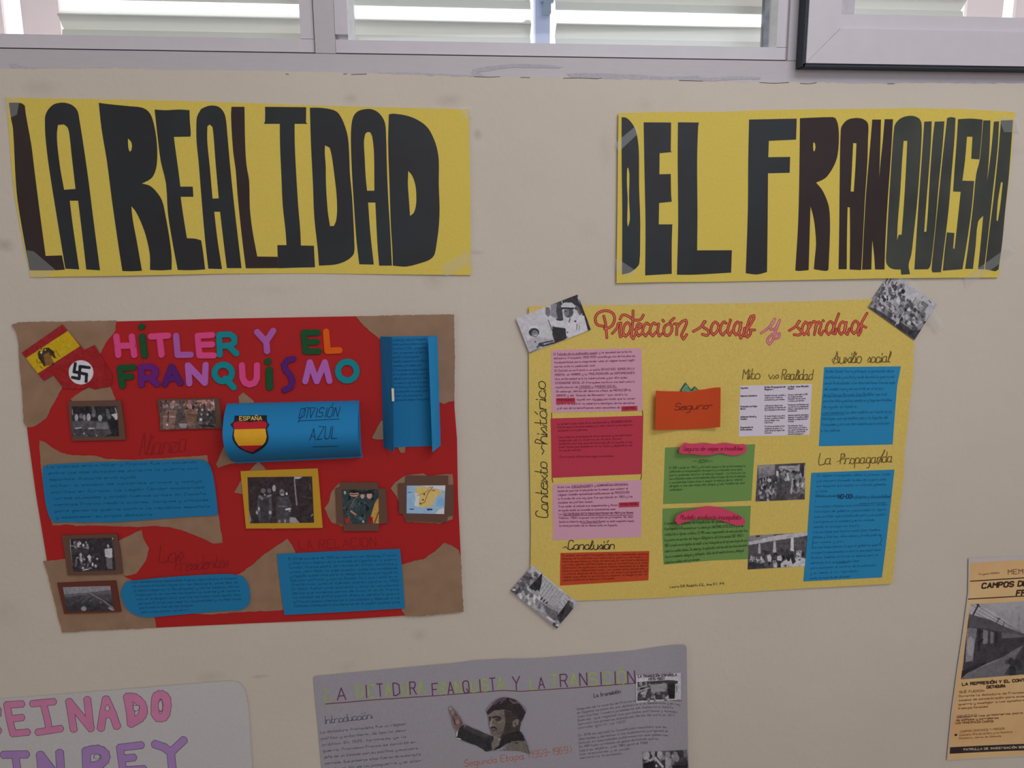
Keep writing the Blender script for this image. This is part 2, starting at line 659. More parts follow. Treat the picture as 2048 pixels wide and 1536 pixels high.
def wall_mat():
    m = bpy.data.materials.new('plaster_cream')
    m.use_nodes = True
    nt = m.node_tree
    b = nt.nodes['Principled BSDF']
    b.inputs['Roughness'].default_value = 0.8
    b.inputs['Specular IOR Level'].default_value = 0.2
    tc = nt.nodes.new('ShaderNodeTexCoord')
    base = alb((171, 161, 149))
    n = nt.nodes.new('ShaderNodeTexNoise')
    n.inputs['Scale'].default_value = 3.0
    n.inputs['Detail'].default_value = 8
    nt.links.new(tc.outputs['Object'], n.inputs['Vector'])
    r = nt.nodes.new('ShaderNodeValToRGB')
    r.color_ramp.elements[0].position = .35
    r.color_ramp.elements[1].position = .65
    r.color_ramp.elements[0].color = (base[0] * .97, base[1] * .97, base[2] * .955, 1)
    r.color_ramp.elements[1].color = (base[0] * 1.02, base[1] * 1.02, base[2] * 1.03, 1)
    nt.links.new(n.outputs['Fac'], r.inputs['Fac'])
    last = r.outputs['Color']
    # dirty rub marks with places of their own
    marks = [(8, 490, 16, 10, .5), (900, 200, 22, 10, .3), (955, 268, 8, 9, .45), (950, 505, 14, 4, .4), (870, 560, 20, 18, .25),
             (80, 175, 30, 12, .22), (700, 196, 12, 7, .3), (840, 800 + 470, 16, 12, .28), (520, 1353, 16, 4, .45), (420, 1352, 26, 12, .22),
             (545, 500 + 80, 60, 10, .12), (1210, 300, 12, 30, .16), (10, 1225, 24, 26, .16), (690, 1335, 24, 14, .14), (1290, 210, 14, 12, .16),
             (1985, 395, 8, 5, .15), (2020, 300, 30, 12, .12), (1180, 460, 20, 20, .10), (1005, 820, 14, 60, .07)]
    n2 = nt.nodes.new('ShaderNodeTexNoise')
    n2.inputs['Scale'].default_value = 60
    n2.inputs['Detail'].default_value = 6
    nt.links.new(tc.outputs['Object'], n2.inputs['Vector'])
    for (mx, my, rx, ry, st) in marks:
        c = hit(mx, my, 0)
        mp = nt.nodes.new('ShaderNodeMapping')
        mp.vector_type = 'TEXTURE'
        mp.inputs['Location'].default_value = (c.x, 0, c.z)
        mp.inputs['Scale'].default_value = (rx * .0012, .05, ry * .0012)
        nt.links.new(tc.outputs['Object'], mp.inputs['Vector'])
        ln = nt.nodes.new('ShaderNodeVectorMath')
        ln.operation = 'LENGTH'
        nt.links.new(mp.outputs['Vector'], ln.inputs[0])
        a = nt.nodes.new('ShaderNodeMath')
        a.operation = 'ADD'
        nt.links.new(ln.outputs['Value'], a.inputs[0])
        nt.links.new(n2.outputs['Fac'], a.inputs[1])
        mr = nt.nodes.new('ShaderNodeMapRange')
        mr.inputs['From Min'].default_value = 1.5
        mr.inputs['From Max'].default_value = .55
        mr.inputs['To Max'].default_value = st * .6
        nt.links.new(a.outputs[0], mr.inputs['Value'])
        mx_ = nt.nodes.new('ShaderNodeMixRGB')
        mx_.inputs['Color2'].default_value = alb((92, 84, 78)) + (1,)
        nt.links.new(mr.outputs['Result'], mx_.inputs['Fac'])
        nt.links.new(last, mx_.inputs['Color1'])
        last = mx_.outputs['Color']
    nt.links.new(last, b.inputs['Base Color'])
    n3 = nt.nodes.new('ShaderNodeTexNoise')
    n3.inputs['Scale'].default_value = 110
    n3.inputs['Detail'].default_value = 4
    nt.links.new(tc.outputs['Object'], n3.inputs['Vector'])
    n4 = nt.nodes.new('ShaderNodeTexNoise')
    n4.inputs['Scale'].default_value = 14
    n4.inputs['Detail'].default_value = 3
    nt.links.new(tc.outputs['Object'], n4.inputs['Vector'])
    b1 = nt.nodes.new('ShaderNodeBump')
    b1.inputs['Strength'].default_value = .35
    b1.inputs['Distance'].default_value = .0014
    nt.links.new(n3.outputs['Fac'], b1.inputs['Height'])
    b2 = nt.nodes.new('ShaderNodeBump')
    b2.inputs['Strength'].default_value = .3
    b2.inputs['Distance'].default_value = .006
    nt.links.new(n4.outputs['Fac'], b2.inputs['Height'])
    nt.links.new(b1.outputs['Normal'], b2.inputs['Normal'])
    nt.links.new(b2.outputs['Normal'], b.inputs['Normal'])
    return m


M_WALL = wall_mat()
M_ROOM = mat('room_paint', (176, 168, 158), rough=.9, bump=0)
M_FLOOR = mat('floor_tiles', (120, 112, 104), rough=.5, bump=0)
M_ALU = mat('white_aluminium', (156, 150, 153), rough=.42, var=.02, bump=.03, scale=40, spec=.4, stretch=(1, 1, 6))
M_ALU2 = mat('white_aluminium_sash', (168, 162, 166), rough=.38, var=.02, bump=.03, scale=40, spec=.45)
M_GAP = mat('dark_joint', (58, 52, 54), rough=.9, bump=0)
M_RUB = mat('rubber_gasket', (42, 48, 56), rough=.55, var=.2, bump=.2, scale=300)
M_MORT = mat('grey_sealant', (148, 144, 149), rough=.9, var=.07, bump=.6, scale=160)


def glass_mat():
    m = bpy.data.materials.new('window_glass')
    m.use_nodes = True
    nt = m.node_tree
    nt.nodes.remove(nt.nodes['Principled BSDF'])
    out = nt.nodes['Material Output']
    tr = nt.nodes.new('ShaderNodeBsdfTransparent')
    tr.inputs['Color'].default_value = (.96, .97, .965, 1)
    gl = nt.nodes.new('ShaderNodeBsdfGlossy')
    gl.inputs['Roughness'].default_value = .03
    fr = nt.nodes.new('ShaderNodeFresnel')
    fr.inputs['IOR'].default_value = 1.45
    mx = nt.nodes.new('ShaderNodeMixShader')
    nt.links.new(fr.outputs[0], mx.inputs[0])
    nt.links.new(tr.outputs[0], mx.inputs[1])
    nt.links.new(gl.outputs[0], mx.inputs[2])
    nt.links.new(mx.outputs[0], out.inputs['Surface'])
    return m


M_GLASS = glass_mat()


def slat_mat(key, rgb, tl):
    m = bpy.data.materials.new(key)
    m.use_nodes = True
    nt = m.node_tree
    b = nt.nodes['Principled BSDF']
    b.inputs['Roughness'].default_value = .5
    b.inputs['Base Color'].default_value = tuple(lin(v) for v in rgb) + (1,)
    t = nt.nodes.new('ShaderNodeBsdfTranslucent')
    t.inputs['Color'].default_value = tuple(lin(v) for v in rgb) + (1,)
    mx = nt.nodes.new('ShaderNodeMixShader')
    mx.inputs[0].default_value = tl
    nt.links.new(b.outputs[0], mx.inputs[1])
    nt.links.new(t.outputs[0], mx.inputs[2])
    nt.links.new(mx.outputs[0], nt.nodes['Material Output'].inputs['Surface'])
    return m


M_SLAT = slat_mat('white_pvc_slat', (235, 234, 230), .34)
M_PINK = slat_mat('pale_pink_pvc', (240, 230, 231), .42)

# ------------------------------------------------------------------ the setting
RX0, RX1, RY0, RZ1 = -3.2, 3.4, -4.6, 3.1
Z_GAP = hit(1000, 113, .006).z
Z_GL = hit(1000, 85, .012).z
Z_TOP = Z_GAP + .95
WX0, WX1 = hit(-900, 60, .006).x, hit(2700, 60, .006).x

# window wall below the frame, with its uneven plaster edge
top = [(0, 138), (120, 137), (230, 136), (330, 139.5), (470, 140.5), (600, 143.5), (700, 146), (760, 147), (860, 151.5), (960, 154),
       (1050, 155), (1130, 155.5), (1210, 158.5), (1300, 159), (1400, 162), (1450, 163.5), (1530, 165), (1620, 165), (1740, 167), (1860, 166), (1960, 167.5), (2047, 166.5)]
rnd = random.Random(4)
edge = []
for (x0, y0), (x1, y1) in zip(top[:-1], top[1:]):
    k = int((x1 - x0) / 9)
    for i in range(k):
        x = x0 + (x1 - x0) * i / k
        edge.append((x, y0 + (y1 - y0) * i / k + rnd.uniform(-.9, .9)))
edge.append(top[-1])
ep = [hit(x, y, 0) for x, y in edge]
mb = MB()
zc = hit(1000, 154, 0).z
line_ = [(RX0, ep[0].z - .002)] + [(p.x, p.z) for p in ep] + [(RX1, ep[-1].z)]
poly = line_ + [(RX1, 0), (RX0, 0)]
tr = tessellate_polygon([[Vector((x, z, 0)) for x, z in poly]])
n = len(poly)
mb.add([(x, 0, z) for x, z in poly] + [(x, .004, z) for x, z in poly[:len(line_)]], list(tr), M_WALL)
b0 = len(mb.v) - len(line_)
for i in range(len(line_) - 1):
    mb.f.append((i, i + 1, b0 + i + 1, b0 + i))
    mb.m.append(0)
mb.box(RX0, RX1, .0045, .22, 0, Z_GAP - .035, M_WALL)
o = mb.build('wall_front', kind='structure')
mb = MB()
mb.box(RX0, RX1, 0, .22, Z_TOP, RZ1, M_WALL)
mb.box(RX0, WX0, 0, .22, Z_GAP - .034, Z_TOP, M_WALL)
mb.box(WX1, RX1, 0, .22, Z_GAP - .034, Z_TOP, M_WALL)
mb.build('wall_front_upper', kind='structure')
for nm, bx in (('wall_left', (RX0 - .15, RX0, RY0, .22, 0, RZ1)), ('wall_right', (RX1, RX1 + .15, RY0, .22, 0, RZ1)),
               ('wall_back', (RX0 - .15, RX1 + .15, RY0 - .15, RY0, 0, RZ1)), ('ceiling', (RX0 - .15, RX1 + .15, RY0 - .15, .22, RZ1, RZ1 + .15))):
    mb = MB()
    mb.box(*bx, M_ROOM)
    mb.build(nm, kind='structure')
mb = MB()
mb.box(RX0 - .15, RX1 + .15, RY0 - .15, .22, -.1, 0, M_FLOOR)
mb.build('floor', kind='structure')
mb = MB()
mb.box(-14, 14, .24, 22, -.35, -.25, mat('outdoor_ground', (104, 102, 98), bump=0))
mb.build('ground', kind='structure')

# window frame: bottom rail and the posts between the sashes
mb = MB()
mb.box(WX0, WX1, .006, .075, Z_GAP - .034, Z_GAP, M_ALU)
fr = mb.build('trim_1', kind='structure')
mb = MB()
mb.box(WX0, WX1, .015, .07, Z_GAP + .00002, Z_GAP + .0029, M_GAP)
mb.build('joint_shadow_gap', fr)
rnd = random.Random(9)


def smear(pts, seed):
    mb = MB()
    mb.sheet(torn(smooth(pts, sub=2), .8, 5, seed), -.0055, 0, M_MORT)
    mb.build('sealant_smear', fr)


c2 = crop(600, 0, 2.926)
c3 = crop(1300, 0, 2.738)
smear(c2([(400, 428), (600, 425), (860, 432), (1000, 440), (1010, 405), (1080, 392), (1250, 375), (1450, 380), (1540, 392), (1500, 400), (1250, 395), (1120, 412), (1040, 425), (1100, 450), (860, 446), (600, 440), (420, 438)]), 2)
smear(c2([(1560, 432), (1700, 428), (1850, 432), (2040, 440), (2040, 466), (1800, 462), (1600, 456)]), 3)
smear(c3([(0, 415), (60, 420), (160, 420), (270, 412), (270, 425), (330, 428), (440, 418), (610, 424), (600, 434), (440, 436), (330, 444), (150, 444), (0, 436)]), 4)
smear(c3([(840, 452), (1000, 452), (1330, 450), (1600, 448), (1900, 446), (2040, 446), (2040, 460), (1700, 464), (1300, 462), (900, 462)]), 5)
smear(crop(0, 0, 2.926)([(50, 372), (90, 374), (150, 392), (420, 396), (800, 398), (830, 408), (400, 408), (120, 404), (60, 392)]), 6)
mb = MB()
for pts in ([(1020, 449), (1110, 451), (1170, 449)], [(1540, 458), (1620, 456), (1740, 461), (1765, 455)], [(1290, 452), (1345, 454)], [(300, 436), (390, 433)]):
    mb.line(c2(pts), 1.0, M_GAP, .0004)
for pts in ([(160, 441), (290, 444)], [(600, 452), (680, 456), (760, 452)], [(822, 456), (870, 459), (912, 453)], [(1300, 459), (1340, 458)]):
    mb.line(c3(pts), 1.0, M_GAP, .0004)
for pts in ([(1672, 432), (1690, 436)], [(2010, 434), (2030, 432)]):
    mb.line(crop(0, 0, 2.926)(pts), 1.0, M_GAP, .0004)
mb.build('plaster_crack', fr)


def X(px, d, py=50):
    return hit(px, py, d).x


mb = MB()
mb.box(X(628, .006), X(668.3, .006), .006, .075, Z_GAP + .0008, Z_TOP, M_ALU)
mb.build('trim_2', kind='structure')
mb = MB()
mb.box(X(1579, .006), X(1612, .006), .006, .075, Z_GAP + .0008, Z_TOP, M_ALU)
mb.build('trim_3', kind='structure')
mb = MB()
mb.box(WX0, WX1, .006, .075, Z_TOP - .04, Z_TOP, M_ALU)
mb.build('trim_4', kind='structure')
mb = MB()
mb.box(X(-860, .006), X(-820, .006), .006, .075, Z_GAP + .0008, Z_TOP - .04, M_ALU)
mb.build('trim_5', kind='structure')


def window(n, loc):
    o = bpy.data.objects.new('window_%d' % n, None)
    COL.objects.link(o)
    o.location = loc
    o['kind'] = 'structure'
    return o


SZ0, SZ1 = Z_GAP + .0030, Z_TOP - .041
# left sash
w1 = window(1, (X(200, .012), .012, SZ0))
mb = MB(); mb.box(X(-818, .012), X(626.6, .012), .012, .045, SZ0, Z_GL, M_ALU2); mb.build('bottom_rail', w1)
mb = MB(); mb.box(X(600, .012), X(626.6, .012), .012, .045, Z_GL + .0006, SZ1, M_ALU2); mb.build('stile', w1)
mb = MB(); mb.box(X(-818, .012), X(-785, .012), .012, .045, Z_GL + .0006, SZ1, M_ALU2); mb.build('stile', w1)
mb = MB(); mb.box(X(-785, .012), X(600, .012), .012, .045, SZ1 - .03, SZ1, M_ALU2); mb.build('top_rail', w1)
mb = MB(); mb.box(X(-786, .012), X(601, .012), .026, .030, Z_GL - .002, SZ1 - .029, M_GLASS); mb.build('pane', w1)
# middle sash
w2 = window(2, (X(1100, .012), .012, SZ0))
mb = MB(); mb.box(X(669.6, .012), X(1577.6, .012), .012, .045, SZ0, Z_GL, M_ALU2); mb.build('bottom_rail', w2)
ZS = Z_GL + .0075
for (a, b, c) in ((669.6, 695, 708.5), (1577.6, 1555, 1537)):
    mb = MB()
    xa, xb, xc = X(a, .012), X(b, .012), X(c, .026)
    x0, x1 = min(xa, xb), max(xa, xb)
    mb.box(x0, x1, .012, .045, ZS if a < 900 else Z_GL + .0006, SZ1, M_ALU2)
    vs = [(xb, .012, Z_GL), (xb, .012, SZ1), (xc, .026, SZ1), (xc, .026, Z_GL), (xb, .045, Z_GL), (xb, .045, SZ1), (xc, .045, SZ1), (xc, .045, Z_GL)]
    mb.add(vs, [(0, 1, 2, 3), (3, 2, 6, 7), (4, 5, 1, 0), (0, 3, 7, 4), (1, 5, 6, 2)], mat('aluminium_bevel', (196, 198, 204), rough=.35, bump=0))
    mb.build('stile', w2)
mb = MB(); mb.box(X(1526.5, .0255), X(1537, .0255), .0235, .034, Z_GL, SZ1, mat('clear_gasket', (104, 108, 112), rough=.3, var=.3, bump=0, scale=60)); mb.build('gasket', w2)
mb = MB(); mb.box(X(700, .012), X(1550, .012), .012, .045, SZ1 - .03, SZ1, M_ALU2); mb.build('top_rail', w2)
mb = MB(); mb.box(X(704, .026), X(1540, .026), .026, .030, Z_GL - .002, SZ1 - .029, M_GLASS); mb.build('pane', w2)
# right casement, standing proud of the frame
w3 = window(3, (X(1900, -.022), -.022, hit(1620, 126, -.022).z))
yf = -.022
xl, zb = hit(1615, 80, yf).x, hit(1620, 126, yf).z
xi, zi = hit(1681.5, 57, yf).x, hit(1681.5, 56.5, yf).z
xr = xl + .62
xri = xr - (xi - xl)
ztp = SZ1 + .02
zti = ztp - (zi - zb)


def prism(face, y0, y1, m, name, parent):
    mb = MB()
    n = len(face)
    mb.add([(x, y0, z) for x, z in face] + [(x, y1, z) for x, z in face],
           [tuple(range(n)), tuple(range(2 * n - 1, n - 1, -1))] + [(i, (i + 1) % n, n + (i + 1) % n, n + i) for i in range(n)], m)
    return mb.build(name, parent)


g = .0003
prism([(xl, zb), (xr, zb), (xri, zi), (xi, zi)], yf, .004, M_ALU2, 'bottom_rail', w3)
prism([(xl, zb + g), (xi - g, zi + g), (xi - g, zti), (xl, ztp)], yf + .0004, .004, M_ALU2, 'stile', w3)
prism([(xr, zb + g), (xri + g, zi + g), (xri + g, zti), (xr, ztp)], yf + .0004, .004, M_ALU2, 'stile', w3)
prism([(xl, ztp), (xr, ztp), (xri, zti), (xi, zti)], yf, .004, M_ALU2, 'top_rail', w3)
xb_, zb_ = hit(1706, 30, -.010).x, hit(1706, 29.5, -.010).z
xbr = xri - (xb_ - xi)
mb = MB()
mb.box(xi, xri, -.014, -.002, zi, zb_, M_ALU2)
mb.build('glazing_bead', w3)
mb = MB()
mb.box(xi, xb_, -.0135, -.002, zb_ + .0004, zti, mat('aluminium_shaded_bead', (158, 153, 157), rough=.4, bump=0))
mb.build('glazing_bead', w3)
mb = MB()
mb.box(xi, xri, -.006, -.002, zb_ - .002, zti, M_GLASS)
mb.build('pane', w3)
mb = MB()
mb.box(xl - .0032, xr + .003, -.019, .0035, zb - .0042, zb - .0002, M_RUB)
mb.box(xl - .0042, xl - .0002, -.019, .0035, zb - .0042, ztp, M_RUB)
mb.build('gasket', w3)

# white louvre slats outside the panes
YS = .10
zbot = hit(1000, 90, YS).z
zp = abs(hit(1000, 16, YS).z - hit(1000, 90, YS).z)


def zz(dy):
    return abs(hit(1000, 90 - dy, YS).z - hit(1000, 90, YS).z)


PROF = [(.004, 0.0), (.008, zz(18)), (.014, zz(20)), (-.002, zz(40)), (-.006, zz(42)), (.010, zz(55))]


def shutter(px0, px1, label, cut=False, post=None):
    xa, xb = hit(px0, 40, YS).x, hit(px1, 40, YS).x
    root = bpy.data.objects.new('louvre_shutter', None)
    COL.objects.link(root)
    root.location = ((xa + xb) / 2, YS, Z_GAP - .03)
    tag(root, label, 'shutter')
    k = 0
    z = zbot - 2 * zp
    while z + zp < Z_TOP:
        mb = MB()
        pr = PROF
        t = .0016
        vs, fs = [], []
        np_ = len(pr)
        for x in (xa, xb):
            for (y, dz) in pr:
                vs.append((x, YS + y, z + dz))
            for (y, dz) in pr:
                vs.append((x, YS + y + t, z + dz + t * .3))
        for i in range(np_ - 1):
            a = i
            fs.append((a, a + 1, a + 1 + 2 * np_, a + 2 * np_))
            fs.append((a + np_, a + np_ + 2 * np_, a + np_ + 1 + 2 * np_, a + np_ + 1))
            fs.append((a, a + np_, a + np_ + 1, a + 1))
            fs.append((a + 2 * np_, a + 1 + 2 * np_, a + 1 + 3 * np_, a + 3 * np_))
        mb.add(vs, fs, M_SLAT)
        mb.build('slat', root)
        z += zp
    for q in post or []:
        mb = MB()
        mb.box(hit(q[0], 40, YS).x, hit(q[1], 40, YS).x, YS + q[2], YS + q[3], Z_GAP - .03, Z_TOP, q[4])
        mb.build('guide_rail', root)
    return root


s1 = shutter(118, 640, 'white louvre shutter outside the left window pane')
s2 = shutter(690, 1062, 'white louvre shutter left of the bright centre gap, middle window')
s3 = shutter(1112, 1560, 'white louvre shutter right of the bright centre gap, middle window')
s4 = shutter(1690, 1930, 'white louvre shutter outside the right casement window')
# centre guide post with a little catch
gp = bpy.data.objects.new('guide_post', None)
COL.objects.link(gp)
gp.location = (hit(1085, 40, .12).x, .12, Z_GAP - .03)
tag(gp, 'pale upright guide post with dark catch between the middle shutters', 'post')
mb = MB(); mb.box(hit(1070, 40, .12).x, hit(1099, 40, .12).x, .115, .14, Z_GAP - .03, Z_TOP, slat_mat('pale_post', (206, 212, 232), .35)); mb.build('post', gp)
mb = MB()
zk = hit(1090, 30, .112).z
mb.box(hit(1086, 30, .112).x, hit(1100, 30, .112).x, .100, .1145, zk, zk + .018, mat('steel_catch', (120, 132, 150), rough=.4, bump=0))
mb.box(hit(1082, 16, .112).x, hit(1106, 16, .112).x, .103, .1145, zk + .0182, zk + .05, mat('steel_catch', (120, 132, 150)))
mb.build('catch', gp)
# added translucent strips giving the pink patches at far left and behind the casement
for pa, lab in (([(-60, 6), (44, 120)], 'pale pink translucent strip added at the left edge of the left window'),
                ([(1932, 2004), (2030, 2120)], 'pale pink translucent strip added behind the right casement pane')):
    r = bpy.data.objects.new('pink_strip', None)
    COL.objects.link(r)
    r.location = (hit(pa[0][0], 40, .13).x, .13, Z_GAP - .03)
    tag(r, lab, 'shutter')
    for a, b in pa:
        mb = MB()
        mb.box(hit(a, 40, .13).x, hit(b, 40, .13).x, .13, .138, Z_GAP - .03, Z_TOP, M_PINK)
        mb.build('strip_panel', r)

# ================================================================== the two yellow title banners
M_BY = paper('yellow_card', (179, 158, 70), two=(182, 161, 74))
M_BLACK = ink('black_paint', (41, 38, 40), rough=.42, var=.12, scale=9, two=(36, 41, 43), spec=.2)
M_BLACK2 = ink('black_marker', (50, 52, 49), rough=.45, var=.10, scale=12, two=(56, 58, 53), spec=.2)
M_BLACKR = ink('worn_black_marker', (47, 38, 37), rough=.5, var=.10, scale=12, spec=.15)


def tape_mat():
    m = bpy.data.materials.new('clear_tape')
    m.use_nodes = True
    nt = m.node_tree
    b = nt.nodes['Principled BSDF']
    b.inputs['Base Color'].default_value = (.82, .86, .84, 1)
    b.inputs['Roughness'].default_value = .22
    tr = nt.nodes.new('ShaderNodeBsdfTransparent')
    mx = nt.nodes.new('ShaderNodeMixShader')
    n = nt.nodes.new('ShaderNodeTexNoise')
    n.inputs['Scale'].default_value = 120
    mr = nt.nodes.new('ShaderNodeMapRange')
    mr.inputs['To Min'].default_value = .08
    mr.inputs['To Max'].default_value = .30
    nt.links.new(n.outputs['Fac'], mr.inputs['Value'])
    nt.links.new(mr.outputs['Result'], mx.inputs[0])
    nt.links.new(tr.outputs[0], mx.inputs[1])
    nt.links.new(b.outputs[0], mx.inputs[2])
    nt.links.new(mx.outputs[0], nt.nodes['Material Output'].inputs['Surface'])
    return m


M_TAPE = tape_mat()


def tape(pts, off, parent, h=None):
    mb = MB()
    mb.sheet(pts, off, 0, M_TAPE, h=h)
    return mb.build('clear_tape_strip', parent, label='clear sticky tape strip')


h1 = lambda p: .0014 + .0012 * math.sin(p.x * 13 + 1)
c4, c5, c6, c7 = crop(0, 180, 3.84), crop(450, 180, 3.7236), crop(1200, 200, 4.041), crop(1600, 200, 4.042)
ban1 = thing('title_banner', 'yellow card banner with the painted black words LA REALIDAD', 'banner', 500, 552)
mb = MB()
pts = c4([(45, 60), (900, 74), (1400, 84), (1920, 100)]) + c5([(900, 122), (1400, 134), (1815, 146), (1826, 700), (1832, 1378), (1300, 1374), (700, 1366), (0, 1368)]) + c4([(1300, 1420), (800, 1430), (235, 1438), (180, 1180), (118, 850), (92, 640), (72, 350), (58, 180)])
mb.sheet(pts, .001, .0005, M_BY, h=h1)
mb.build('paper_sheet', ban1)
B1 = [
 (c4, [(68, 98), (120, 97), (165, 102), (190, 120), (200, 200), (240, 420), (262, 600), (300, 900), (350, 1274), (475, 1270), (497, 1380), (400, 1385), (228, 1385), (185, 1150), (135, 850), (118, 650), (100, 300), (85, 220)], None),
 (c4, [(345, 220), (350, 190), (370, 150), (410, 112), (460, 98), (510, 100), (560, 120), (595, 160), (608, 220), (640, 420), (680, 700), (720, 1020), (768, 1385), (662, 1378), (640, 1180), (600, 850), (535, 850), (560, 1050), (608, 1378), (502, 1372), (470, 1180), (400, 750), (370, 550), (348, 350)],
  [(445, 268), (490, 264), (520, 290), (535, 360), (550, 500), (580, 760), (492, 766), (462, 600), (440, 420), (437, 330)]),
 (c4, [(758, 98), (830, 108), (1000, 125), (1090, 135), (1140, 165), (1170, 220), (1195, 330), (1207, 450), (1205, 560), (1190, 630), (1160, 680), (1090, 718), (1150, 735), (1200, 780), (1245, 850), (1270, 960), (1300, 1130), (1318, 1280), (1318, 1380), (1240, 1385), (1152, 1382), (1150, 1260), (1120, 1120), (1080, 1010), (1040, 930), (1008, 892), (1020, 1000), (1050, 1160), (1090, 1388), (1010, 1392), (940, 1390), (910, 1200), (860, 850), (820, 540), (780, 300)],
  [(982, 372), (1005, 395), (1014, 430), (1008, 465), (995, 474), (985, 440)]),
 (c4, [(1187, 150), (1270, 155), (1380, 150), (1455, 155), (1458, 240), (1465, 330), (1462, 358), (1335, 360), (1345, 440), (1370, 620), (1385, 742), (1480, 742), (1485, 820), (1387, 820), (1405, 950), (1435, 1138), (1500, 1142), (1545, 1155), (1560, 1250), (1575, 1378), (1470, 1384), (1365, 1382), (1330, 1200), (1290, 950), (1275, 720), (1235, 550), (1215, 400)], None),
 (c4, [(1508, 260), (1515, 200), (1545, 145), (1600, 122), (1660, 122), (1700, 145), (1730, 200), (1745, 330), (1765, 560), (1800, 900), (1855, 1368), (1742, 1368), (1715, 1150), (1690, 935), (1645, 935), (1670, 1150), (1705, 1375), (1600, 1372), (1575, 1150), (1545, 800), (1525, 550), (1510, 400)],
  [(1592, 280), (1610, 264), (1632, 285), (1640, 350), (1655, 550), (1680, 832), (1632, 834), (1612, 600), (1592, 400)]),
 (c5, [(48, 125), (145, 125), (150, 400), (160, 560), (180, 680), (185, 880), (205, 1050), (240, 1240), (392, 1242), (400, 1326), (155, 1328), (130, 1130), (95, 800), (80, 600), (60, 450), (45, 200)], None),
 (c5, [(298, 125), (605, 128), (603, 240), (614, 252), (518, 252), (520, 420), (530, 620), (545, 860), (560, 1040), (565, 1158), (662, 1160), (670, 1320), (500, 1324), (401, 1328), (393, 1242), (390, 1155), (458, 1155), (450, 1040), (430, 860), (420, 640), (410, 420), (408, 252), (290, 252), (298, 230)], None),
 (c5, [(632, 132), (700, 132), (780, 142), (830, 160), (860, 195), (890, 260), (915, 350), (925, 480), (930, 620), (945, 780), (955, 950), (963, 1130), (962, 1210), (940, 1245), (890, 1278), (820, 1300), (700, 1308), (690, 1180), (665, 950), (655, 700), (640, 400)],
  [(745, 412), (780, 430), (795, 490), (810, 600), (828, 750), (835, 880), (828, 970), (812, 1012), (782, 1014), (765, 900), (752, 700), (750, 560), (743, 470)]),
 (c5, [(940, 280), (955, 200), (990, 158), (1050, 142), (1100, 145), (1150, 175), (1190, 240), (1200, 350), (1205, 550), (1215, 800), (1230, 1050), (1243, 1308), (1148, 1308), (1135, 1150), (1120, 838), (1066, 838), (1080, 1040), (1108, 1300), (1000, 1298), (980, 1130), (960, 850), (945, 600), (938, 400)],
  [(1045, 325), (1062, 312), (1082, 315), (1097, 350), (1110, 480), (1112, 750), (1058, 750), (1048, 650), (1040, 500), (1035, 380)]),
 (c5, [(1220, 182), (1250, 176), (1350, 190), (1430, 220), (1500, 270), (1540, 330), (1575, 420), (1592, 520), (1592, 700), (1598, 880), (1592, 1020), (1575, 1150), (1560, 1225), (1530, 1260), (1470, 1285), (1350, 1315), (1250, 1308), (1247, 1200), (1235, 1000), (1225, 700), (1215, 400)],
  [(1365, 602), (1395, 640), (1418, 710), (1425, 790), (1422, 860), (1405, 915), (1378, 938), (1370, 820), (1362, 700)]),
]


def letters(defs, parent, h, mats):
    for i, (c, o_, hl) in enumerate(defs):
        mb = MB()
        mb.sheet(smooth(c(o_)), .00125, .0002, mats[i % len(mats)], holes=[smooth(c(hl))] if hl else None, h=h, back=False)
        mb.build('painted_letter', parent)


letters(B1, ban1, h1, [M_BLACKR, M_BLACK, M_BLACK, M_BLACK, M_BLACK, M_BLACKR, M_BLACK, M_BLACK, M_BLACK, M_BLACK])
tape(c4([(20, 40), (150, 75), (130, 190), (85, 210), (10, 120)]), .0015, ban1, h1)
tape(c4([(205, 1230), (260, 1240), (430, 1385), (330, 1450), (225, 1440)]), .0015, ban1, h1)
tape(c5([(1740, 130), (1835, 120), (1845, 200), (1790, 215)]), .0012, ban1, h1)
tape(c5([(1620, 1310), (1780, 1215), (1850, 1205), (1840, 1290), (1640, 1395)]), .0012, ban1, h1)

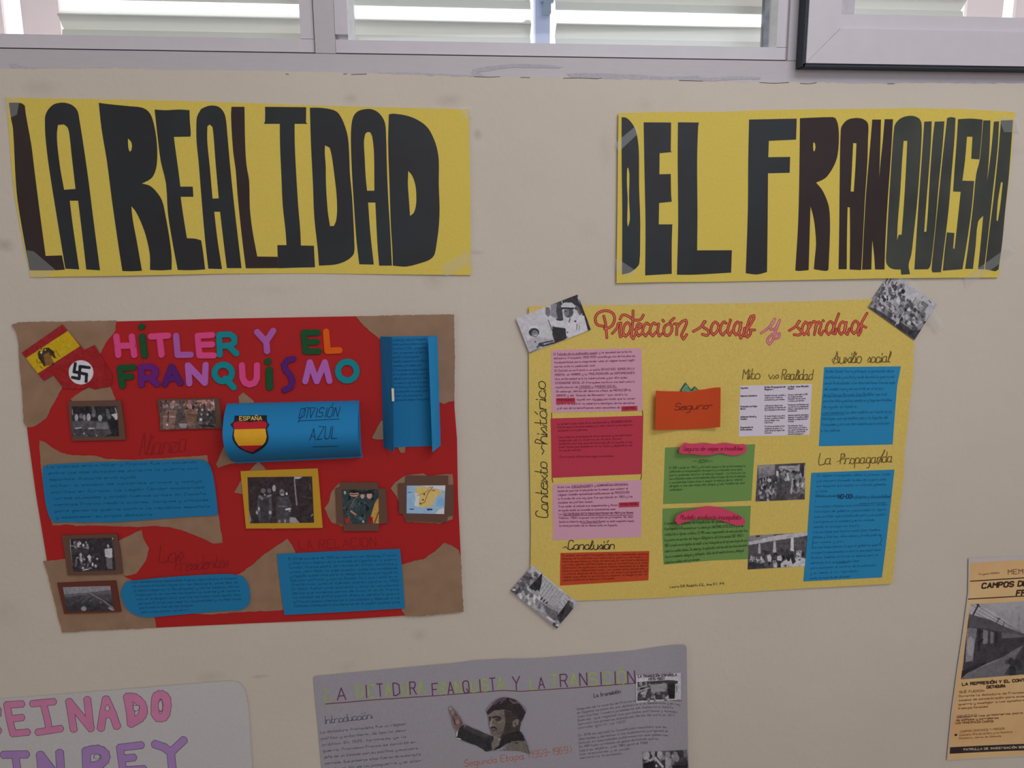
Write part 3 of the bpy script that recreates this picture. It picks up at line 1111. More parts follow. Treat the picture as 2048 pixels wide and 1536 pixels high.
h2 = lambda p: .0034 + .0012 * math.sin(p.x * 11 - 1)
ban2 = thing('title_banner', 'yellow card banner with the painted black words DEL FRANQUISMO', 'banner', 1610, 560)
mb = MB()
pts = c6([(150, 105), (600, 96), (1000, 96), (1300, 82)]) + c7([(0, 76), (430, 72), (900, 66), (1300, 72), (1738, 98), (1722, 300), (1700, 560), (1665, 850), (1640, 1100), (1605, 1435), (1200, 1437), (600, 1443), (0, 1456)]) + c6([(900, 1470), (500, 1472), (133, 1480), (142, 800), (145, 400)])
mb.sheet(pts, .001, .0005, M_BY, h=h2)
mb.build('paper_sheet', ban2)
B2 = [
 (c6, [(175, 138), (215, 145), (260, 190), (290, 250), (308, 340), (315, 450), (316, 700), (325, 950), (325, 1100), (318, 1320), (290, 1360), (240, 1395), (178, 1410), (180, 900), (175, 500)],
  [(220, 555), (228, 545), (238, 600), (235, 800), (242, 950), (235, 1000), (225, 1025), (220, 980), (224, 800), (218, 680)]),
 (c6, [(353, 180), (575, 182), (572, 415), (587, 420), (482, 430), (480, 600), (572, 598), (575, 760), (580, 822), (478, 832), (475, 1005), (585, 1005), (580, 1150), (580, 1405), (365, 1418), (368, 1000), (360, 600)], None),
 (c6, [(630, 180), (800, 182), (793, 220), (785, 500), (788, 900), (785, 1215), (1066, 1214), (1060, 1395), (760, 1412), (622, 1412), (632, 1000), (628, 500)], None),
 (c6, [(1205, 158), (1590, 150), (1585, 320), (1365, 330), (1360, 462), (1537, 460), (1533, 588), (1358, 592), (1355, 1000), (1350, 1390), (1270, 1410), (1178, 1400), (1195, 900), (1198, 500)], None),
 (c7, [(0, 147), (265, 138), (290, 150), (308, 200), (315, 300), (305, 440), (280, 520), (240, 590), (200, 635), (130, 668), (175, 720), (210, 790), (235, 870), (243, 1000), (240, 1150), (230, 1372), (212, 1382), (112, 1368), (120, 1280), (130, 1160), (120, 1020), (105, 930), (85, 860), (78, 1100), (70, 1375), (-10, 1382), (-38, 1378), (-15, 1000), (-5, 600)],
  [(108, 340), (122, 350), (126, 380), (120, 410), (110, 415), (106, 380)]),
 (c7, [(330, 240), (345, 200), (385, 160), (440, 146), (500, 150), (540, 175), (553, 210), (550, 320), (545, 500), (525, 800), (510, 1100), (495, 1375), (402, 1370), (405, 1100), (403, 868), (385, 866), (380, 1100), (378, 1368), (312, 1368), (318, 1000), (322, 600)],
  [(430, 348), (457, 350), (448, 550), (435, 740), (410, 740), (420, 550)]),
 (c7, [(585, 158), (655, 158), (650, 350), (640, 640), (652, 500), (668, 350), (685, 155), (752, 155), (735, 450), (710, 800), (690, 1150), (683, 1370), (607, 1370), (600, 1260), (585, 1130), (580, 1260), (577, 1370), (502, 1372), (515, 1100), (535, 750), (565, 400)], None),
 (c7, [(762, 220), (780, 180), (820, 145), (880, 128), (930, 132), (965, 150), (983, 190), (982, 330), (965, 600), (945, 850), (920, 1080), (900, 1250), (878, 1335), (890, 1408), (818, 1412), (815, 1370), (760, 1368), (720, 1350), (697, 1310), (700, 1200), (715, 900), (740, 500)],
  [(838, 330), (868, 330), (855, 600), (840, 850), (822, 1090), (800, 1088), (785, 1135), (790, 1000), (810, 750), (825, 500)]),
 (c7, [(1005, 175), (1065, 172), (1058, 350), (1040, 600), (1020, 850), (1004, 1065), (1022, 1065), (1035, 900), (1052, 600), (1075, 300), (1090, 175), (1168, 172), (1150, 400), (1120, 700), (1095, 1000), (1062, 1300), (1050, 1350), (1035, 1368), (925, 1370), (945, 1050), (965, 750), (990, 400)], None),
 (c7, [(1190, 145), (1225, 138), (1257, 145), (1250, 300), (1225, 600), (1200, 900), (1170, 1150), (1140, 1392), (1072, 1394), (1064, 1370), (1085, 1150), (1120, 800), (1150, 500), (1178, 250)], None),
 (c7, [(1278, 155), (1380, 150), (1477, 158), (1465, 330), (1450, 480), (1385, 475), (1395, 297), (1350, 296), (1335, 480), (1313, 652), (1408, 655), (1385, 900), (1345, 1180), (1313, 1368), (1155, 1380), (1168, 1240), (1188, 1070), (1248, 1075), (1238, 1200), (1250, 1202), (1270, 1020), (1300, 742), (1238, 740), (1250, 560), (1268, 320)], None),
 (c7, [(1482, 165), (1540, 165), (1532, 400), (1512, 670), (1545, 420), (1568, 175), (1610, 172), (1597, 400), (1558, 750), (1520, 1100), (1488, 1368), (1440, 1368), (1462, 1150), (1482, 935), (1440, 985), (1420, 1180), (1398, 1365), (1335, 1365), (1365, 1150), (1400, 850), (1425, 600), (1454, 480)], None),
 (c7, [(1625, 165), (1722, 162), (1705, 400), (1685, 650), (1660, 880), (1635, 1150), (1605, 1370), (1580, 1385), (1496, 1368), (1527, 1100), (1565, 800), (1602, 450)],
  [(1625, 665), (1640, 665), (1620, 850), (1600, 978), (1588, 975), (1600, 820)]),
]
letters(B2, ban2, h2, [M_BLACK] * 4 + [M_BLACKR] * 3 + [M_BLACK2] * 6)
tape(c7([(1330, 1440), (1700, 1175), (1747, 1225), (1345, 1518)]), .0016, ban2, h2)
tape(c6([(120, 350), (290, 210), (320, 260), (150, 420)]), .0016, ban2, h2)
tape(c6([(120, 1280), (185, 1310), (290, 1380), (255, 1440), (130, 1380)]), .0016, ban2, h2)
tape(c7([(1600, 130), (1760, 150), (1790, 260), (1650, 260)]), .0016, ban2, h2)

# ================================================================== the red poster
cA, cB, cC, cD = crop(10, 620, 4.452), crop(440, 620, 4.096), crop(10, 880, 3.84), crop(440, 900, 4.042)
h3 = lambda p: .0022 + .0018 * math.sin(p.x * 8 + 1.5)
red = thing('school_poster', 'red card poster with torn brown paper, coloured foam letters and blue text cards', 'poster', 500, 1245)
M_RED = paper('red_card', (146, 28, 28), two=(142, 27, 27))
M_KRAFT = paper('brown_kraft_paper', (121, 95, 75), two=(126, 99, 79), var=.05, scale=40)
M_BLUE = paper('blue_card', (25, 100, 142), two=(26, 97, 136))
M_BLUEL = paper('blue_card_fold', (26, 104, 150))
M_DBR = paper('dark_brown_card', (84, 60, 49))
M_CREAM = paper('cream_paper', (190, 180, 150))
M_INKB = ink('dark_blue_pen', (16, 70, 104))
M_INKN = ink('navy_pen', (18, 42, 66))
M_DRED = ink('dark_red_pen', (112, 25, 29))
mb = MB()
mb.sheet([(37, 651), (230, 643), (440, 637.5), (712, 632.5), (906, 630.5), (909, 815), (914, 876), (916, 990), (921, 1098), (925, 1219), (811, 1231), (687, 1239), (440, 1249.5), (312, 1255.5), (131, 1261), (94, 1121), (72, 989), (57, 880), (46, 790)], .0012, .0008, M_RED, h=h3)
mb.build('card_sheet', red)
KR = [
 cA([(55, 130), (120, 108), (400, 103), (690, 100), (990, 92), (985, 180), (940, 240), (905, 280), (880, 330), (857, 375), (700, 550), (510, 690), (450, 800), (410, 870), (370, 960), (320, 1000), (250, 1040), (195, 1045), (165, 1000), (155, 800), (150, 700), (130, 500), (120, 300), (95, 190)]),
 cA([(585, 790), (680, 725), (745, 688), (805, 710), (870, 690), (940, 683), (960, 740), (985, 790), (950, 860), (620, 860)]),
 cC([(262, 5), (300, 15), (380, 70), (440, 100), (520, 118), (700, 122), (770, 145), (980, 152), (1300, 135), (1555, 118), (1562, 180), (1600, 400), (1640, 580), (1672, 790), (1600, 795), (1540, 765), (1470, 735), (1350, 690), (1250, 668), (1150, 660), (1000, 668), (900, 665), (800, 660), (640, 655), (560, 660), (480, 648), (365, 658), (300, 400), (275, 190)]),
 cC([(850, 800), (880, 770), (1048, 690), (1065, 760), (1105, 830), (1085, 920), (1050, 970), (1010, 1025), (930, 1045), (850, 1030)]),
 cC([(292, 930), (380, 925), (460, 912), (700, 1000), (900, 1040), (980, 1080), (1100, 1250), (1150, 1370), (1160, 1440), (1050, 1448), (900, 1455), (750, 1462), (600, 1468), (440, 1480), (400, 1330), (370, 1200), (345, 1100), (320, 1000)]),
 cD([(-60, 1060), (160, 1000), (260, 930), (350, 850), (430, 795), (545, 718), (580, 765), (612, 830), (640, 1000), (620, 1250), (500, 1295), (300, 1305), (130, 1312), (-80, 1330), (-260, 1320), (-300, 1200)]),
 cD([(1440, 935), (1560, 900), (1650, 880), (1740, 820), (1810, 750), (1870, 770), (1930, 810), (1950, 900), (1955, 1050), (1970, 1310), (1800, 1325), (1600, 1345), (1500, 1342), (1470, 1300), (1440, 1000)]),
 cB([(1112, 52), (1500, 42), (1918, 35), (1920, 200), (1925, 400), (1918, 745), (1870, 752), (1830, 770), (1790, 750), (1700, 700), (1400, 300), (1310, 240), (1240, 185), (1190, 140), (1150, 100)]),
 cB([(150, 710), (190, 675), (240, 715), (275, 745), (280, 800), (160, 800)]),
 [(450, 888), (470, 915), (476, 924), (452, 930), (437, 936), (432, 928), (440, 910)],
 cD([(245, 160), (310, 90), (375, 160), (375, 220), (245, 220)]),
 cD([(115, 345), (175, 240), (200, 360), (150, 350)]),
 cD([(845, 470), (880, 420), (895, 350), (930, 300), (970, 265), (1080, 258), (1200, 270), (1200, 640), (1000, 620), (900, 585), (870, 530)]),
 cD([(1380, 310), (1420, 260), (1500, 205), (1640, 188), (1680, 210), (1840, 195), (1880, 195), (1890, 300), (1880, 560), (1780, 595), (1500, 580), (1430, 380)]),
 cB([(1245, 1045), (1280, 980), (1320, 910), (1350, 900), (1370, 1060), (1300, 1062), (1255, 1055)]),
 cB([(1430, 1080), (1520, 1080), (1515, 1170), (1480, 1170)]),
 cD([(400, 620), (450, 622), (440, 640), (420, 642)]),
]
for i, k in enumerate(KR):
    mb = MB()
    mb.sheet(torn(k, .7, 4.5, i + 5), .0017 + .00006 * i, .0004, M_KRAFT, h=h3)
    mb.build('torn_paper_piece', red)

# printed flags
P = MB()
q = cA([(120, 90), (990, 90), (990, 700), (120, 700)])
fl_red, fl_yel = (130, 26, 30), (168, 138, 20)
flagops = [('bg', fl_red), ('p', (128, 28, 32), [(145, 380), (510, 125), (705, 355), (340, 635)]),
           ('p', fl_yel, [(185, 430), (560, 185), (668, 322), (290, 566)]),
           ('p', (58, 44, 26), [(300, 360), (330, 375), (345, 345), (385, 335), (430, 365), (450, 420), (465, 425), (440, 430), (410, 400), (415, 450), (380, 490), (350, 500), (300, 430), (290, 390)]),
           ('p', (112, 80, 40), [(345, 400), (390, 375), (415, 430), (440, 470), (400, 492), (365, 500), (350, 450)]),
           ('e', (196, 188, 182), 322, 380, 9, 9), ('e', (186, 170, 150), 358, 352, 8, 9), ('l', (30, 22, 20), 10, [(322, 348), (316, 325)]), ('l', (120, 60, 22), 9, [(300, 345), (325, 335)]),
           ('l', (36, 26, 24), 9, [(345, 345), (390, 340), (425, 385)]), ('l', (34, 26, 24), 8, [(310, 420), (340, 480), (352, 500)]), ('e', (70, 24, 24), 430, 482, 14, 9),
           ('l', (70, 56, 34), 6, [(430, 365), (440, 380)]), ('l', (90, 70, 34), 5, [(450, 360), (462, 378)]), ('l', (90, 70, 34), 5, [(465, 385), (490, 415)]), ('l', (70, 56, 34), 6, [(300, 470), (325, 465)]),
           ('l', (80, 60, 34), 5, [(280, 440), (290, 470)]), ('l', (80, 60, 34), 6, [(310, 500), (335, 520)]),
           ('e', (184, 180, 192), 677, 555, 110, 108)]
K_ = (30, 30, 36)
for s in ([(626, 478), (615, 550), (726, 572), (722, 636)], [(750, 513), (668, 503), (660, 612), (600, 600)]):
    flagops.append(('l', K_, 27, s))
P.picture([q[0], q[1], q[2], q[3]], .0034, flagops, h=h3, res=.6, local=(10, 620, 4.452), grain=4,
          inside=[(145, 380), (510, 125), (705, 352), (800, 308), (960, 590), (940, 682), (800, 705), (740, 685), (585, 790), (520, 700), (430, 582), (345, 634)])
P.build('printed_flags', red)

# small handwriting helper on the red card
def scrawl(words, parent, label=None, name='handwritten_heading'):
    hw = MB()
    for a, k in words:
        hw.text(*a, **k)
    return hw.build(name, parent, label=label)


DK = dict(slant=.2, cursive=True, sub=2, wob=.3)
scrawl([(('Alianza', (278, 911), (372, 903), 44, 1.3, M_DRED, .0016, h3), DK)], red)
scrawl([(('Los', (318, 1126), (366, 1120), 34, 1.3, M_DRED, .0016, h3), DK), (('Presidentes', (350, 1142), (456, 1134), 26, 1.2, M_DRED, .0016, h3), DK)], red)
scrawl([(('LA RELACION', (598, 1099), (752, 1092), 18, 1.1, M_DRED, .0016, h3), {})], red)

def card(name, pts, off, m, parent, h=None, t=.0004, rows=None, label=None, sm=False):
    mb = MB()
    mb.sheet(smooth(pts) if sm else pts, off, t, m, h=h)
    for r in rows or []:
        mb.block(*r[0], off=off + .00012, h=h, **r[1])
    return mb.build(name, parent, label=label)


L1 = ['La alianza entre Hitler y Franco fue un acuerdo', 'entre los dos dictadores durante la guerra civil', 'española. Alemania envió ayuda',
      'militar a cambio de materias primas y apoyo', 'político en Europa. La Legión Cóndor bombardeó', 'varias ciudades y probó nuevas armas en España',
      'mientras Franco recibía aviones, tanques y oficiales', 'para ganar la guerra contra la república española', 'y establecer su propia dictadura']
C1 = cC([(290, 205), (330, 190), (600, 175), (900, 165), (1200, 155), (1480, 150), (1530, 160), (1570, 190), (1600, 280), (1620, 420), (1635, 560), (1630, 578), (1400, 590), (1000, 620), (800, 632), (370, 632), (340, 590), (310, 480), (290, 300)])
card('text_card', C1, .0042, M_BLUE, red, h3, .0006, sm=True, label='blue card with rounded corners and blue pen writing',
     rows=[((L1, (94, 936), (392, 926), (112, 1037), (424, 1027), 5.2, .95, M_INKB), dict(cursive=False, slant=.25, seed=2))])
L2 = ['Los republicanos españoles fueron deportados a campos', 'de concentración nazis por su ideología, unos diez mil', 'presos llegaron a Mauthausen y otros campos donde', 'trabajaron en canteras hasta la muerte y el hambre',
      'con un triángulo azul que los marcaba como apátridas', 'porque Franco les negó la nacionalidad y no hizo nada', 'para salvarlos de los campos', 'solo unos pocos volvieron']
C2 = cC([(905, 1120), (930, 1092), (980, 1080), (1300, 1050), (1600, 1032), (1740, 1030)]) + cD([(100, 1005), (180, 1020), (215, 1060), (235, 1110), (243, 1180), (235, 1240), (200, 1280), (130, 1300)]) + cC([(1720, 1312), (1500, 1328), (1150, 1360), (1080, 1362), (1000, 1345), (940, 1300), (905, 1240), (890, 1170)])
card('text_card', C2, .0042, M_BLUE, red, h3, .0006, sm=True, label='blue pill-shaped card crossed by pen writing',
     rows=[((L2, (262, 1166), (474, 1158), (282, 1226), (486, 1216), 4.4, .8, M_INKB), dict(cursive=False, slant=.25, seed=5))])
L3 = ['El 23 de octubre de 1940 se reunieron en Hendaya Franco', 'y Hitler para hablar de la entrada de España en la guerra', 'mundial. Franco pedía territorios en África, alimentos y', 'armas, pero Hitler no quiso aceptar todas las condiciones',
      'y España quedó como país no beligerante aunque ayudó al', 'Eje con wolframio y con la División Azul que luchó en el', 'frente ruso junto al ejército alemán contra la URSS', 'En total fueron unos cuarenta y cinco mil voluntarios', 'de los que murieron cerca de cinco mil en el frente',
      'La relación se enfrió cuando Alemania perdía la guerra', 'y Franco buscó acercarse a los aliados y después a los', 'Estados Unidos para mantenerse en el poder muchos años']
card('text_card', cD([(460, 842), (900, 820), (1455, 800), (1475, 1000), (1495, 1280), (1000, 1310), (520, 1335), (490, 1120)]), .0042, M_BLUE, red, h3, .0006, label='blue rectangular card filled with pen writing',
     rows=[((L3, (576, 1120), (792, 1112), (588, 1214), (800, 1206), 4.4, .8, M_INKB), dict(cursive=False, slant=.25, seed=9))])

# blue half tube card: bows out from the poster
ztc, zbc = hit(595, 805, -.004).z, hit(600, 918, -.004).z


def htube(p):
    s = (p.z - zbc) / (ztc - zbc)
    s = min(1, max(0, s))
    return .0045 + .046 * max(0.0, math.sin(math.pi * s)) ** .72


def tube_pts():
    x0, x1 = hit(456, 806, 0).x, hit(719, 800, 0).x
    x0b, x1b = hit(469, 922, 0).x, hit(724, 912, 0).x
    return x0, x1, x0b, x1b


x0, x1, x0b, x1b = tube_pts()
mb = MB()
N = 100
fr_, bk_ = [], []
zl = (hit(456, 806, 0).z, hit(467, 922, 0).z)
zr = (hit(718, 800, 0).z, hit(724, 910, 0).z)
for i in range(N + 1):
    s = i / N
    dep = .0045 + .046 * max(0, math.sin(math.pi * s)) ** .72
    for t_, arr in ((0, fr_), (.0007, bk_)):
        arr.append((x0 + (x0b - x0) * s, -dep + t_, zl[0] + (zl[1] - zl[0]) * s))
        arr.append((x1 + (x1b - x1) * s, -dep + t_, zr[0] + (zr[1] - zr[0]) * s))
fs = [(2 * i, 2 * i + 2, 2 * i + 3, 2 * i + 1) for i in range(N)]
nn = 2 * (N + 1)
mb.add(fr_ + bk_, fs + [tuple(a + nn for a in reversed(f)) for f in fs] + [(2 * i, nn + 2 * i, nn + 2 * i + 2, 2 * i + 2) for i in range(N)] + [(2 * i + 1, 2 * i + 3, nn + 2 * i + 3, nn + 2 * i + 1) for i in range(N)], M_BLUEL)
vs = [(x0 + .004, -.0046, zl[0] - .001), (x1 - .0002, -.0046, zr[0] - .001), (x1b - .0002, -.0046, zr[1] + .002), (x0b + .004, -.0046, zl[1] + .002)]
mb.add(vs, [(0, 1, 2, 3)], M_BLUE)
# flat flap glued to the poster below
vs = [(x0b + .002, -.0044, zl[1] + .004), (x1b + .001, -.0044, zr[1] + .004), (x1b + .001, -.0044, zr[1] - .003), (x0b + .002, -.0044, zl[1] - .003)]
mb.add(vs, [(0, 1, 2, 3)], M_BLUE)


def htu(p):
    # depth of the bowed card at a point
    k = (p.x - x0) / (x1 - x0)
    zt_, zb_2 = zl[0] + (zr[0] - zl[0]) * k, zl[1] + (zr[1] - zl[1]) * k
    s = min(1, max(0, (zt_ - p.z) / (zt_ - zb_2)))
    return .0045 + .046 * max(0.0, math.sin(math.pi * s)) ** .72


mb.fine = True
mb.text('DIVISIÓN', cB([(645, 885)])[0], cB([(965, 872)])[0], 19, 1.3, M_INKN, .0010, htu, slant=.3, wob=.25)
mb.text('AZUL', cB([(735, 1065)])[0], cB([(955, 1055)])[0], 25, 1.3, M_INKN, .0010, htu, slant=.2, wob=.25)
mb.line(cB([(640, 908), (980, 893)]), 1.2, M_INKN, .0010, htu)
mb.line(cB([(760, 1122), (965, 1117)]), 1.2, M_INKN, .0010, htu)
mb.line(cB([(640, 925), (700, 800), (780, 800)]), 1.0, M_INKN, .0010, htu)
tube = mb.build('curved_card', red, label='blue card bowed outwards like half a tube, with a patch')
S = MB()
S.fine = True
M_PK = ink('patch_black', (26, 26, 34), var=.03)
M_PR = ink('patch_red', (150, 26, 36), var=.03)
M_PY = ink('patch_yellow', (188, 136, 30), var=.03)


def band(pts, m, off):
    # thin slices so the patch follows the bow
    S.sheet(pts, off, 0, m)


def shield(pts, m, off):
    zs = [p[1] for p in pts]
    a, b = min(zs), max(zs)
    k = a
    while k < b:
        q = pts
        for lim, sg in ((k, 1), (min(b, k + 2.5), -1)):
            r = []
            for i in range(len(q)):
                p0, p1 = q[i], q[(i + 1) % len(q)]
                d0, d1 = sg * (p0[1] - lim), sg * (p1[1] - lim)
                if d0 >= 0:
                    r.append(p0)
                if d0 * d1 < 0:
                    s = d0 / (d0 - d1)
                    r.append((p0[0] + (p1[0] - p0[0]) * s, lim))
            q = r
            if len(q) < 3:
                break
        if len(q) >= 3:
            S.add([surf(x, y, off, htu) for x, y in q], [tuple(range(len(q)))], m)
        k += 2.5


sh = [(85, 938), (115, 910), (120, 865), (385, 862), (385, 912), (405, 938), (385, 975), (398, 1040), (390, 1085), (350, 1135), (268, 1182), (165, 1140), (115, 1085), (100, 1040), (112, 975)]
shield(cB(smooth(sh, sub=2)), M_PK, .0006)
shield(cB([(105, 935), (120, 918), (165, 908), (240, 920), (330, 908), (372, 915), (388, 935), (372, 972), (118, 978)]), M_PR, .0010)
shield(cB([(118, 978), (372, 972), (382, 1040), (372, 1080), (350, 1108), (152, 1112), (125, 1070), (114, 1030)]), M_PY, .0010)
shield(cB([(152, 1112), (350, 1108), (265, 1165), (200, 1145)]), M_PR, .0010)
S.text('ESPAÑA', cB([(160, 903)])[0], cB([(342, 902)])[0], 7.5, 1.7, ink('patch_gold', (170, 150, 84)), .0010, htu, wob=.05)
S.build('shield_patch', tube, label='paper shield patch, red and yellow bands, word in gold letters')

# gatefold card: back panel with two raised flaps and a small peg
mb = MB()
bp = cB([(1312, 218), (1780, 212), (1808, 1112), (1340, 1128)])
mb.sheet(bp, .0068, .0006, M_BLUE)
L4 = ['La ideología nazi y la franquista', 'tenían muchos puntos en común:', 'el culto al líder, un partido', 'único, la represión de toda la', 'oposición y la propaganda', 'También compartían el odio al', 'comunismo y a la democracia', 'El franquismo se apoyó además', 'en la iglesia católica y en el', 'ejército para controlar todo',
      'La censura vigilaba la prensa', 'los libros y el cine español', 'y la educación se usaba para', 'formar a los jóvenes en los', 'valores del régimen franquista']
mb.block(L4, (784, 682), (853, 680), (788, 802), (857, 800), 4.4, .8, M_INKB, .0070, slant=.1)
gate = mb.build('gatefold_card', red, label='blue gatefold card standing open, top right of the poster')


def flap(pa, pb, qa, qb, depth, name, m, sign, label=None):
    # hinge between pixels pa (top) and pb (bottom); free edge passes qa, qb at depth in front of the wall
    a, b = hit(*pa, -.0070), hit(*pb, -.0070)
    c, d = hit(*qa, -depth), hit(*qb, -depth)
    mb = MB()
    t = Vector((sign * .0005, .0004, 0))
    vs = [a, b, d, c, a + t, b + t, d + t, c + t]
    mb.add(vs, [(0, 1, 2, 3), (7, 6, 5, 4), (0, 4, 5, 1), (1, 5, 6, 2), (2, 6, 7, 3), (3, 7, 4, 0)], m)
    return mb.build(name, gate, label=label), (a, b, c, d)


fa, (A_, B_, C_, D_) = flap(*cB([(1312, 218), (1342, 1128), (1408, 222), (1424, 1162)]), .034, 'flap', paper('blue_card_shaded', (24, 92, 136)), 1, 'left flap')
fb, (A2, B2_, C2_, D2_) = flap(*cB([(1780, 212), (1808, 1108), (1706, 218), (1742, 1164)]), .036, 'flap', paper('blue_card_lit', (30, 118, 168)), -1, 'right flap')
mb = MB()
pk = C_.lerp(D_, .44)
pk2 = C_.lerp(D_, .55)
mb.box(pk.x - .0018, pk.x + .0018, pk.y - .002, pk.y + .001, pk2.z, pk.z, M_CREAM)
mb.build('paper_tab', gate, label='small cream tab on the flap edge')

# framed photographs on the red poster
gr = lambda v: (v, v - 3, v + 1)


def framed(outer, mframe, ph, ops, local, off=.0055, label=None, seed=1, res=.6, hole=None, grain=7, smf=False):
    mb = MB()
    mb.sheet(outer, off, .0022, mframe, h=h3)
    f = mb.build('photo_mount', red, label=label)
    mb = MB()
    mb.picture(ph, off + .0004, ops, h=h3, res=res, local=local, seed=seed, grain=grain)
    mb.build('photograph', f)
    return f


s1_ = (130, 790, 15.36)
q1 = crop(*s1_)
framed(cA([(560, 815), (1030, 805), (1045, 900), (1062, 1030), (1075, 1155), (600, 1165), (585, 1060), (575, 1000)]), M_DBR, q1([(205, 350), (1590, 340), (1660, 1265), (225, 1290)]),
       [('bg', gr(42)), ('p', gr(78), [(820, 340), (900, 340), (960, 600), (840, 620)]), ('p', gr(82), [(1270, 420), (1320, 430), (1430, 700), (1360, 760), (1260, 640)]),
        ('p', gr(74), [(215, 800), (620, 780), (1000, 800), (1290, 810), (1360, 1000), (1430, 1180), (1200, 1270), (225, 1290)]), ('p', gr(98), [(960, 840), (1150, 860), (1290, 820), (1340, 950), (1330, 1050), (960, 1040)]),
        ('p', gr(60), [(230, 1040), (900, 1060), (900, 1290), (230, 1290)]), ('p', gr(66), [(950, 1060), (1230, 1060), (1210, 1250), (960, 1250)]),
        ('e', gr(138), 350, 690, 55, 110), ('e', gr(90), 490, 650, 50, 90), ('e', gr(125), 590, 690, 45, 90), ('e', gr(145), 725, 680, 62, 115), ('e', gr(100), 870, 620, 60, 60), ('e', gr(140), 1080, 710, 68, 100), ('e', gr(62), 1180, 650, 40, 80),
        ('p', gr(168), [(1410, 600), (1620, 540), (1640, 620), (1600, 760), (1540, 760), (1500, 680)]), ('l', gr(140), 34, [(1540, 400), (1580, 520)]), ('l', gr(130), 30, [(220, 440), (235, 600)]),
        ('l', gr(165), 34, [(320, 1025), (500, 1000)]), ('l', gr(165), 34, [(730, 1030), (900, 1020)]), ('e', gr(130), 590, 1180, 30, 40), ('e', gr(110), 285, 1195, 25, 30), ('e', gr(100), 670, 1245, 25, 25), ('e', gr(130), 970, 1245, 25, 25), ('l', gr(50), 30, [(1010, 1075), (1290, 1080)]), ('p', gr(34), [(1370, 800), (1640, 780), (1655, 1250), (1440, 1250)])],
       s1_, label='brown mount with a black and white photograph of five uniformed men', seed=3)
s2_ = (305, 790, 14.12)
q2 = crop(*s2_)
BR = [(110, 92, 86), (86, 72, 66), (130, 112, 108), (70, 60, 58), (150, 134, 132)]
framed(cA([(1355, 795), (1905, 785), (1920, 900), (1935, 1055), (1390, 1065), (1372, 930)]), M_DBR, q2([(215, 150), (1740, 130), (1800, 930), (215, 990)]),
       [('bg', (84, 70, 66)), ('crowd', (215, 140, 1760, 480), 150, 46, [(140, 118, 118), (80, 60, 58), (110, 88, 84), (60, 40, 40), (150, 110, 108)]), ('crowd', (1250, 460, 1780, 900), 60, 60, [(66, 60, 60), (54, 48, 50), (80, 74, 74)]),
        ('p', (112, 88, 80), [(400, 420), (620, 420), (670, 600), (600, 960), (300, 960), (290, 600)]), ('e', (132, 116, 110), 550, 310, 70, 85), ('l', (80, 52, 50), 40, [(450, 480), (430, 760)]), ('l', (150, 128, 120), 40, [(500, 610), (640, 620)]), ('l', (142, 124, 122), 34, [(300, 605), (400, 612)]),
        ('p', (108, 84, 68), [(930, 400), (1210, 400), (1260, 560), (1240, 860), (980, 860), (930, 620)]), ('e', (146, 112, 110), 1050, 310, 62, 80), ('l', (84, 58, 50), 20, [(1010, 560), (1230, 560)]),
        ('p', (72, 62, 64), [(690, 400), (860, 380), (900, 700), (760, 760), (680, 640)]), ('p', (134, 126, 128), [(720, 810), (990, 800), (960, 920), (800, 930)]), ('e', (190, 172, 170), 1365, 695, 40, 44), ('e', (190, 168, 170), 415, 840, 34, 30),
        ('e', (170, 158, 158), 1405, 420, 34, 34), ('e', (165, 150, 150), 1255, 420, 30, 30), ('e', (165, 150, 150), 1590, 415, 28, 34), ('e', (150, 142, 140), 1555, 550, 26, 34), ('e', (150, 142, 140), 1380, 550, 24, 34), ('e', (170, 158, 150), 1720, 245, 34, 44), ('l', (168, 120, 100), 60, [(1280, 175), (1480, 165)]), ('l', (40, 28, 28), 40, [(1330, 850), (1760, 890)])],
       s2_, label='brown mount with a sepia photograph of marching officers', seed=4, grain=9)
s3_ = (480, 940, 12.05)
q3 = crop(*s3_)
M_YF = paper('ochre_yellow_card', (164, 124, 36))
